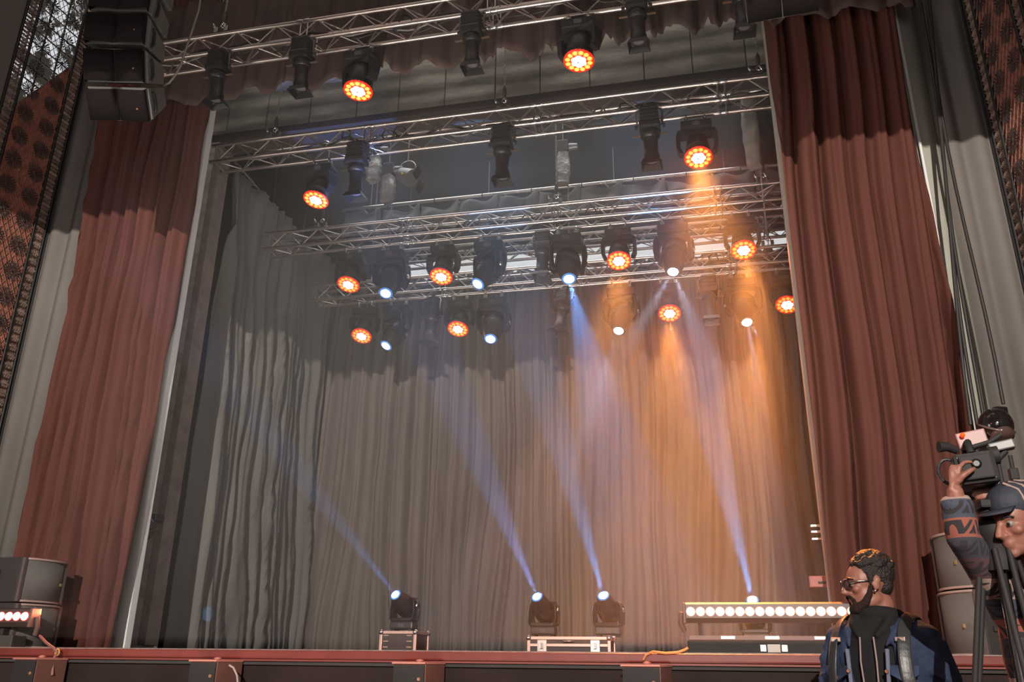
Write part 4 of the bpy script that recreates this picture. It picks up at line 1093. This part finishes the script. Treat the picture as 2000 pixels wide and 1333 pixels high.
for s in (-1, 1):
    MB().tube([(s * .088, -.152, 1.33), (s * .082, -.166, 1.20), (s * .084, -.160, 1.05), (s * .088, -.155, .90)], .010, 6, True, .5).build('placket', m_seam, jo)
    pk = MB(); cx = s * .145
    pk.add([(cx - .055, -.158 + .01, 1.262), (cx + .055, -.120 - .004, 1.262) if s > 0 else (cx + .055, -.162, 1.262), (cx + .050, -.125, 1.225) if s > 0 else (cx + .050, -.168, 1.225), (cx, -.158, 1.195), (cx - .050, -.168, 1.225) if s > 0 else (cx - .050, -.125, 1.225)], [(0, 1, 2, 3, 4)])
    o = pk.build('pocket_flap', M_denim, jo); md = o.modifiers.new('t', 'SOLIDIFY'); md.thickness = .012
    MB().lathe([(.009, 0), (.007, .004)], (cx, -.166, 1.212), (0, -1, 0), 10).build('button', m_brass, jo)
    MB().lathe([(.009, 0), (.007, .004)], (s * .083, -.178, 1.24), (0, -1, 0), 10).build('button', m_brass, jo)
    # drawstring of the hoodie
    MB().tube([(s * .03, -.140, 1.38), (s * .035, -.150, 1.28), (s * .03, -.152, 1.16)], .004, 6).build('drawstring', mat('string', (.25, .2, .18), .6), man)
# backpack and its straps
bp = MB(); bp.bbox((0, .245, 1.20), (.30, .17, .44), .05); remesh(bp.build('backpack', M_hood, man), .015, 4)
for s in (-1, 1):
    pts = [(s * .125, .15, 1.40), (s * .135, .07, 1.465), (s * .138, -.03, 1.455), (s * .142, -.105, 1.39), (s * .148, -.142, 1.30), (s * .155, -.150, 1.18), (s * .175, -.11, 1.06), (s * .18, .10, 1.0)]
    mb = MB(); W2 = .030; rings = []
    for i, p in enumerate(pts):
        p = V(p); nrm = V((p.x * .6, p.y - .01, (p.z - 1.30) * .9 if p.z > 1.38 else 0)).normalized(); sd = V((1, -.2 * s, 0)) - nrm * V((1, -.2 * s, 0)).dot(nrm); sd.normalize()
        p = p + nrm * .014
        rings.append([p - sd * W2, p + sd * W2, p + sd * W2 + nrm * .014, p - sd * W2 + nrm * .014])
    o = mb.loft(rings, smooth=False).build('backpack_strap', M_strap, man); o.modifiers.new('s', 'SUBSURF').levels = 1
    MB().bbox(V(pts[3]) + V((0, -.03, -.02)), (.045, .012, .02), .004).build('strap_buckle', M_alu, o)
tr = MB()
for s in (-1, 1): tr.tube([(s * .07, .01, .97), (s * .10, 0, .80), (s * .115, 0, .50), (s * .12, .02, .10)], [.125, .115, .085, .075], 16)
tr.ell((0, .01, .93), (.17, .13, .12)); remesh(tr.build('trousers', mat('dark_trousers', (.03, .03, .035), .9), man), .012, 3)
for s in (-1, 1): MB().bbox((s * .125, -.06, .045), (.10, .28, .09), .03).build('shoe', M_blackm, man)
ph = at(1668, 1330, 4.05)
t = thing('phone', 'small phone with a red lit edge held at the chest of the bearded person', 'phone', (g.x - .15, 4.10, 1.150), (0.5, 0, math.radians(-32)))
MB().bbox((0, 0, 0), (.15, .010, .075), .004).build('body', mat('phone_red_light', (.5, .06, .04), .3), t)  # red light on the phone is painted into the body colour
MB().box((0, -.006, 0), (.14, .002, .068)).build('screen', mat('phone_screen', (.02, .02, .02), .1), t)

# ---- tripod and video camera
tp = at(1934, 1000, 3.35)
TX, TY = tp.x, 3.35
cz = at(1912, 922, TY).z
t = thing('tripod', 'black camera tripod with spread legs before the person in the patterned jacket', 'tripod', (TX, TY, 0))
hz = cz - .14
MB().tube([(0, 0, .95), (0, 0, hz - .10)], .018, 10).build('centre_column', M_black, t)
MB().lathe([(.05, -.16), (.055, -.12), (.048, -.06), (.062, -.04), (.062, 0), (.045, .02), (.045, .05)], (0, 0, hz - .05), n=16).build('fluid_head', M_blackm, t)
MB().bbox((0, 0, hz + .015), (.09, .13, .03), .008).build('quick_plate', M_blackm, t)
MB().tube([(.03, .02, hz - .08), (.10, .16, hz - .22), (.13, .30, hz - .42)], .010, 8).build('pan_handle', M_blackm, t)
for k in range(3):
    a = 2 * PI * k / 3 + .5; c, s = math.cos(a), math.sin(a)
    L = obj('leg', None, t)
    for e in (-.022, .022): MB().tube([(c * .05 - s * e, s * .05 + c * e, hz - .14), (c * .20 - s * e, s * .20 + c * e, hz * .52)], .0105, 8).build('upper_tube', M_blackm, L)
    MB().tube([(c * .17, s * .17, hz * .60), (c * .30, s * .30, .28), (c * .38, s * .38, .02)], .013, 8).build('lower_tube', M_blackm, L)
    MB().bbox((c * .20, s * .20, hz * .52), (.06, .06, .05), .008).build('leg_lock', M_blackm, L)
    MB().bbox((c * .34, s * .34, .16), (.045, .045, .05), .008).build('leg_lock', mat('brown_lock', (.16, .09, .075), .5), L)
    MB().tube([(c * .225, s * .225, hz * .44), (0, 0, hz * .44)], .008, 6).build('spreader', M_blackm, t)
    MB().lathe([(.028, 0), (.022, .03)], (c * .38, s * .38, 0), n=12).build('foot', M_blackm, L)
Rc = Matrix.Rotation(math.radians(6), 3, 'Y')
t = thing('video_camera', 'black video camera on the tripod with a red tally lamp', 'camera', (TX - .03, TY, cz), (0, math.radians(-5), math.radians(-8)))
MB().bbox((0, 0, 0), (.135, .16, .115), .014).build('body', M_black, t)
MB().bbox((0, -.088, 0), (.105, .018, .088), .006).build('battery', M_blackm, t)
MB().lathe([(.016, -.012), (.018, 0), (.010, .004)], (-.0, -.098, .01), (0, -1, 0), 16).build('port_cap', M_gloss, t)
MB().lathe([(.045, 0), (.052, .03), (.052, .14), (.060, .16), (.060, .19)], (0, .08, 0), (0, 1, 0), 20).build('lens', M_black, t)
MB().tube([(0, -.05, .06), (0, -.045, .10), (0, .05, .10), (0, .08, .06)], .013, 8).build('top_handle', M_blackm, t)
MB().tube([(-.035, 0, .085), (-.065, -.02, .10), (-.095, -.03, .102)], [.014, .017, .021], 10).build('viewfinder', M_blackm, t)
MB().tube([(.02, 0, .09), (.08, 0, .10), (.12, 0, .12)], .010, 8).build('side_arm', M_blackm, t)
MB().lathe([(.030, 0), (.033, .01), (.033, .03)], (.06, -.02, .045), (1, 0, 0), 16).build('dial', M_blackm, t)
MB().torus((-.085, -.02, .01), .032, .006, (0, 1, .3), 14, 6, 1, 1.4).build('hand_strap', M_strap, t)
MB().ell((-.005, -.02, .135), (.009, .009, .009), n=10, m=6).build('tally_lamp', mat('tally_red', (1, .05, .0), .3, emit=(1, .04, .0), estr=2.0), t)
p = at(1898, 858, TY); 
t = thing('monitor', 'small field monitor with a pinkish back above the video camera', 'monitor', tuple(p), (0, math.radians(-8), math.radians(-10)))
MB().bbox((0, 0, 0), (.100, .014, .060), .005).build('body', mat('pink_white_plastic', (.34, .20, .18), .45), t)
MB().tube([(.0, .01, -.03), (.01, .01, -.075)], .008, 6).build('mount', M_blackm, t)
p = at(1955, 873, TY)
t = thing('wireless_receiver', 'pale grey wireless box on the right of the video camera', 'receiver', tuple(p), (0, math.radians(-10), math.radians(-10)))
MB().bbox((0, 0, 0), (.085, .05, .034), .005).build('body', mat('pale_grey_plastic', (.12, .12, .115), .4), t)
MB().tube([(0.01, .0, -.018), (-.04, .0, -.05)], .012, 6).build('mount', M_blackm, t)
# microphone stand behind the camera
p = at(1950, 905, 3.9)
t = thing('light_stand', 'thin black stand with a clamp rising behind the video camera', 'stand', (p.x, 3.9, 0))
MB().tube([(0, 0, 0.02), (0, 0, p.z - .0)], .009, 8).build('pole', M_blackm, t)
MB().tube([(.05, 0, 1.3), (.05, 0, p.z + .03)], .009, 8).build('pole', M_blackm, t)
for z in (-.05, -.14, -.30): MB().bbox((.05, 0, p.z + z), (.034, .034, .05), .006).build('clamp', M_blackm, t)
MB().tube([(.05, 0, p.z - .10), (.13, 0, p.z - .10)], .008, 6).build('side_arm', M_blackm, t)
MB().bbox((.02, 0, 1.3), (.10, .03, .04), .006).build('coupler', M_blackm, t)
for k in range(3):
    a = 2 * PI * k / 3; MB().tube([(0, 0, .5), (math.cos(a) * .35, math.sin(a) * .35, .02)], .008, 6).build('leg', M_blackm, t)

# ---- the camera operator
ox = at(2044, 1000, 3.55)
OX, OY = ox.x, 3.55
hz_ = at(1987, 1018, 3.33).z
op = thing('person', 'camera operator in a patterned fleece jacket and cap, arms raised to the camera', 'person', (OX, OY, 0), (0, 0, 0))
W_ = lambda p: V(p) - V((OX, OY, 0))
kz = (hz_ + .0) / 1.70
sh = 1.46 * kz
lw = W_(at(1864, 955, TY - .10)); rw = W_(at(1972, 968, TY + .06))     # wrists
le = W_(at(1880, 1050, 3.30)); re_ = W_(at(2050, 1080, 3.50))
Rh2 = Matrix.Rotation(math.radians(-55), 3, 'Z') @ Matrix.Rotation(math.radians(14), 3, 'X')
hc2 = V((at(1987, 1018, 3.33).x - OX, -.22, hz_))
b = MB(); head_shape(b, hc2, Rh2, 1.0)
b.tube([(0, .03, sh - .04), (-.03, -.05, sh + .02), (hc2.x * .9, -.18, hz_ - .06)], [.07, .062, .058], 14)
ring_secs(b, [((c[0] + 0, c[1], c[2] * kz), rx * .9, ry * .9) for c, rx, ry in torso_secs(.86)])
lsh = V((-.175, .0, sh - .05)); rsh = V((.175, .0, sh - .05))
for shd, el, wr in ((lsh, le, lw), (rsh, re_, rw)):
    b.tube([shd, shd.lerp(el, .5), el, el.lerp(wr, .5), wr], [.055, .048, .042, .038, .027], 12)
def hand_at(b, wr, toward, palm, thumb):
    z = -(V(toward) - wr).normalized(); y = -V(palm); y = (y - z * y.dot(z)).normalized(); x = y.cross(z)
    hand_shape(b, wr, Matrix((x, y, z)).transposed(), .55, .95, thumb)
hand_at(b, lw, lw + V((.035, .03, .10)), V((1, .2, .1)), 1)
hand_at(b, rw, rw + V((-.10, -.06, .02)), V((-.3, .9, -.2)), -1)
for s in (-1, 1):
    b.tube([(s * .09, 0, .95 * kz), (s * .11, 0, .70), (s * .115, 0, .50), (s * .12, .02, .08)], [.095, .085, .06, .042], 14)
    b.tube([(s * .12, .03, .05), (s * .13, -.15, .03)], [.04, .032], 10)
remesh(b.build('body', M_skin, op), .0065, 3)
HP2 = lambda x, y, z: hc2 + Rh2 @ V((x, y, z))
for s in (-1, 1):
    MB().ell(HP2(s * .031, -.079, 0), (.0125, .0125, .0115), n=12, m=8).build('eye', M_eye, op)
    MB().lathe([(.006, 0), (.004, .002)], HP2(s * .031, -.0908, 0), Rh2 @ V((0, -1, 0)), 10).build('iris', M_hood, op)
    MB().tube([HP2(s * .014, -.096, .020), HP2(s * .032, -.092, .027), HP2(s * .052, -.078, .020)], [.003, .005, .003], 6).build('eyebrow', M_hair, op)
# cap
cp = MB(); cp.ell(HP2(0, .018, .062), (.084, .106, .078), Rh2, 20, 12); cp.ell(HP2(0, .05, .03), (.080, .078, .060), Rh2, 18, 10)
co = remesh(cp.build('cap', mat('navy_cap', (.03, .035, .05), .7, bump=.2), op), .007, 2)
MB().loft([[HP2(math.sin(a) * .070, -.070 - (.0 if j == 0 else .075) * math.cos(a), .050 + (.0 if j == 0 else -.010) + e) for a in [(-1.2 + 2.4 * i / 10) for i in range(11)]] for j, e in ((0, 0), (1, 0), (1, .005), (0, .006), (0, 0))], False, True, False).build('brim', mat('navy_cap', (.03, .035, .05), .7), co)
for k in range(3): MB().tube([HP2(.082 - .01 * k, -.03 + .03 * k, .05 + .015 * k), HP2(.06, -.02 + .03 * k, .105 + .01 * k), HP2(.02, -.03 + .03 * k, .135)], .005, 5).build('cap_stripe', mat('pale_stripe', (.35, .25, .22), .6), co)
# patterned jacket
def pattern_mat():
    m = bpy.data.materials.new('patterned_fleece'); m.use_nodes = True; nt = m.node_tree; b = nt.nodes['Principled BSDF']; b.inputs['Roughness'].default_value = .95
    tc = nt.nodes.new('ShaderNodeTexCoord'); sep = nt.nodes.new('ShaderNodeSeparateXYZ'); nt.links.new(tc.outputs['Object'], sep.inputs[0])
    def math_(op, a, b_=None, v=None):
        n = nt.nodes.new('ShaderNodeMath'); n.operation = op
        nt.links.new(a, n.inputs[0])
        if b_ is not None: nt.links.new(b_, n.inputs[1])
        if v is not None: n.inputs[1].default_value = v
        return n.outputs[0]
    zz = math_('MULTIPLY', sep.outputs[2], v=7.5); band = math_('FRACT', zz)
    xy = math_('ADD', sep.outputs[0], sep.outputs[1]); xs = math_('MULTIPLY', xy, v=13.0)
    dx = math_('PINGPONG', xs, v=.5); dz = math_('PINGPONG', zz, v=.5)
    dm = math_('ADD', dx, dz); dia = math_('GREATER_THAN', math_('SINE', math_('MULTIPLY', dm, v=16.0)), v=.1)
    st_ = math_('GREATER_THAN', math_('SINE', math_('MULTIPLY', zz, v=12.6)), v=.55)
    mx = math_('MAXIMUM', dia, st_)
    r = nt.nodes.new('ShaderNodeValToRGB'); r.color_ramp.interpolation = 'CONSTANT'
    cols = [(0, (.05, .05, .065)), (.2, (.30, .10, .07)), (.4, (.06, .07, .10)), (.6, (.36, .26, .22)), (.8, (.10, .05, .055))]
    r.color_ramp.elements[0].color = (*cols[0][1], 1); r.color_ramp.elements[1].position = .2; r.color_ramp.elements[1].color = (*cols[1][1], 1)
    for p, c in cols[2:]: e = r.color_ramp.elements.new(p); e.color = (*c, 1)
    zf = math_('FRACT', math_('MULTIPLY', sep.outputs[2], v=3.1)); nt.links.new(zf, r.inputs[0])
    mix = nt.nodes.new('ShaderNodeMix'); mix.data_type = 'RGBA'; nt.links.new(mx, mix.inputs[0]); mix.inputs[6].default_value = (.035, .030, .035, 1); nt.links.new(r.outputs[0], mix.inputs[7])
    nt.links.new(mix.outputs[2], b.inputs['Base Color']); return m
jk = MB(); ring_secs(jk, [((c[0], c[1], c[2] * kz), rx + .03, ry + .035) for c, rx, ry in torso_secs(.84)[:6]] + [((0, .02, sh + .02), .10, .09)])
jk.torus((0, .02, sh + .015), .085, .022, (0, .2, 1), 20, 8)
for shd, el, wr in ((lsh, le, lw), (rsh, re_, rw)):
    w2 = el.lerp(wr, .86)
    jk.tube([shd, shd.lerp(el, .35), shd.lerp(el, .75), el, el.lerp(wr, .3), el.lerp(wr, .6), w2], [.080, .066, .058, .056, .058, .054, .042], 14)
    for q in (.2, .45, .7): jk.torus(el.lerp(wr, q), .050, .008, wr - el + V((.02, 0, 0)), 16, 6)
remesh(jk.build('jacket', pattern_mat(), op), .010, 4)
tr = MB()
for s in (-1, 1): tr.tube([(s * .07, .01, .97), (s * .10, 0, .80), (s * .115, 0, .50), (s * .12, .02, .10)], [.125, .115, .085, .075], 16)
tr.ell((0, .01, .93), (.17, .13, .12)); remesh(tr.build('trousers', mat('dark_trousers', (.03, .03, .035), .9), op), .012, 3)
for s in (-1, 1): MB().bbox((s * .125, -.06, .045), (.10, .28, .09), .03).build('shoe', M_blackm, op)
# ------------------------------------------------------------------ haze over the stage
hz_m = bpy.data.materials.new('stage_haze_volume'); hz_m.use_nodes = True; nt = hz_m.node_tree
for n in list(nt.nodes):
    if n.type == 'BSDF_PRINCIPLED': nt.nodes.remove(n)
vs = nt.nodes.new('ShaderNodeVolumeScatter'); vs.inputs['Density'].default_value = HAZE; vs.inputs['Anisotropy'].default_value = 0.25
vs.inputs['Color'].default_value = (.98, .96, .95, 1)
nt.links.new(vs.outputs[0], nt.nodes['Material Output'].inputs['Volume'])
hz_m.cycles.homogeneous_volume = True
z = MB().box((-2.2, 9.0, 5.06), (6.1, 6.7, 7.3)).build('stage_haze', hz_m)
tag(z, 'thin drifting haze filling the stage opening and catching the light beams', 'haze', kind='stuff')
z.visible_shadow = True
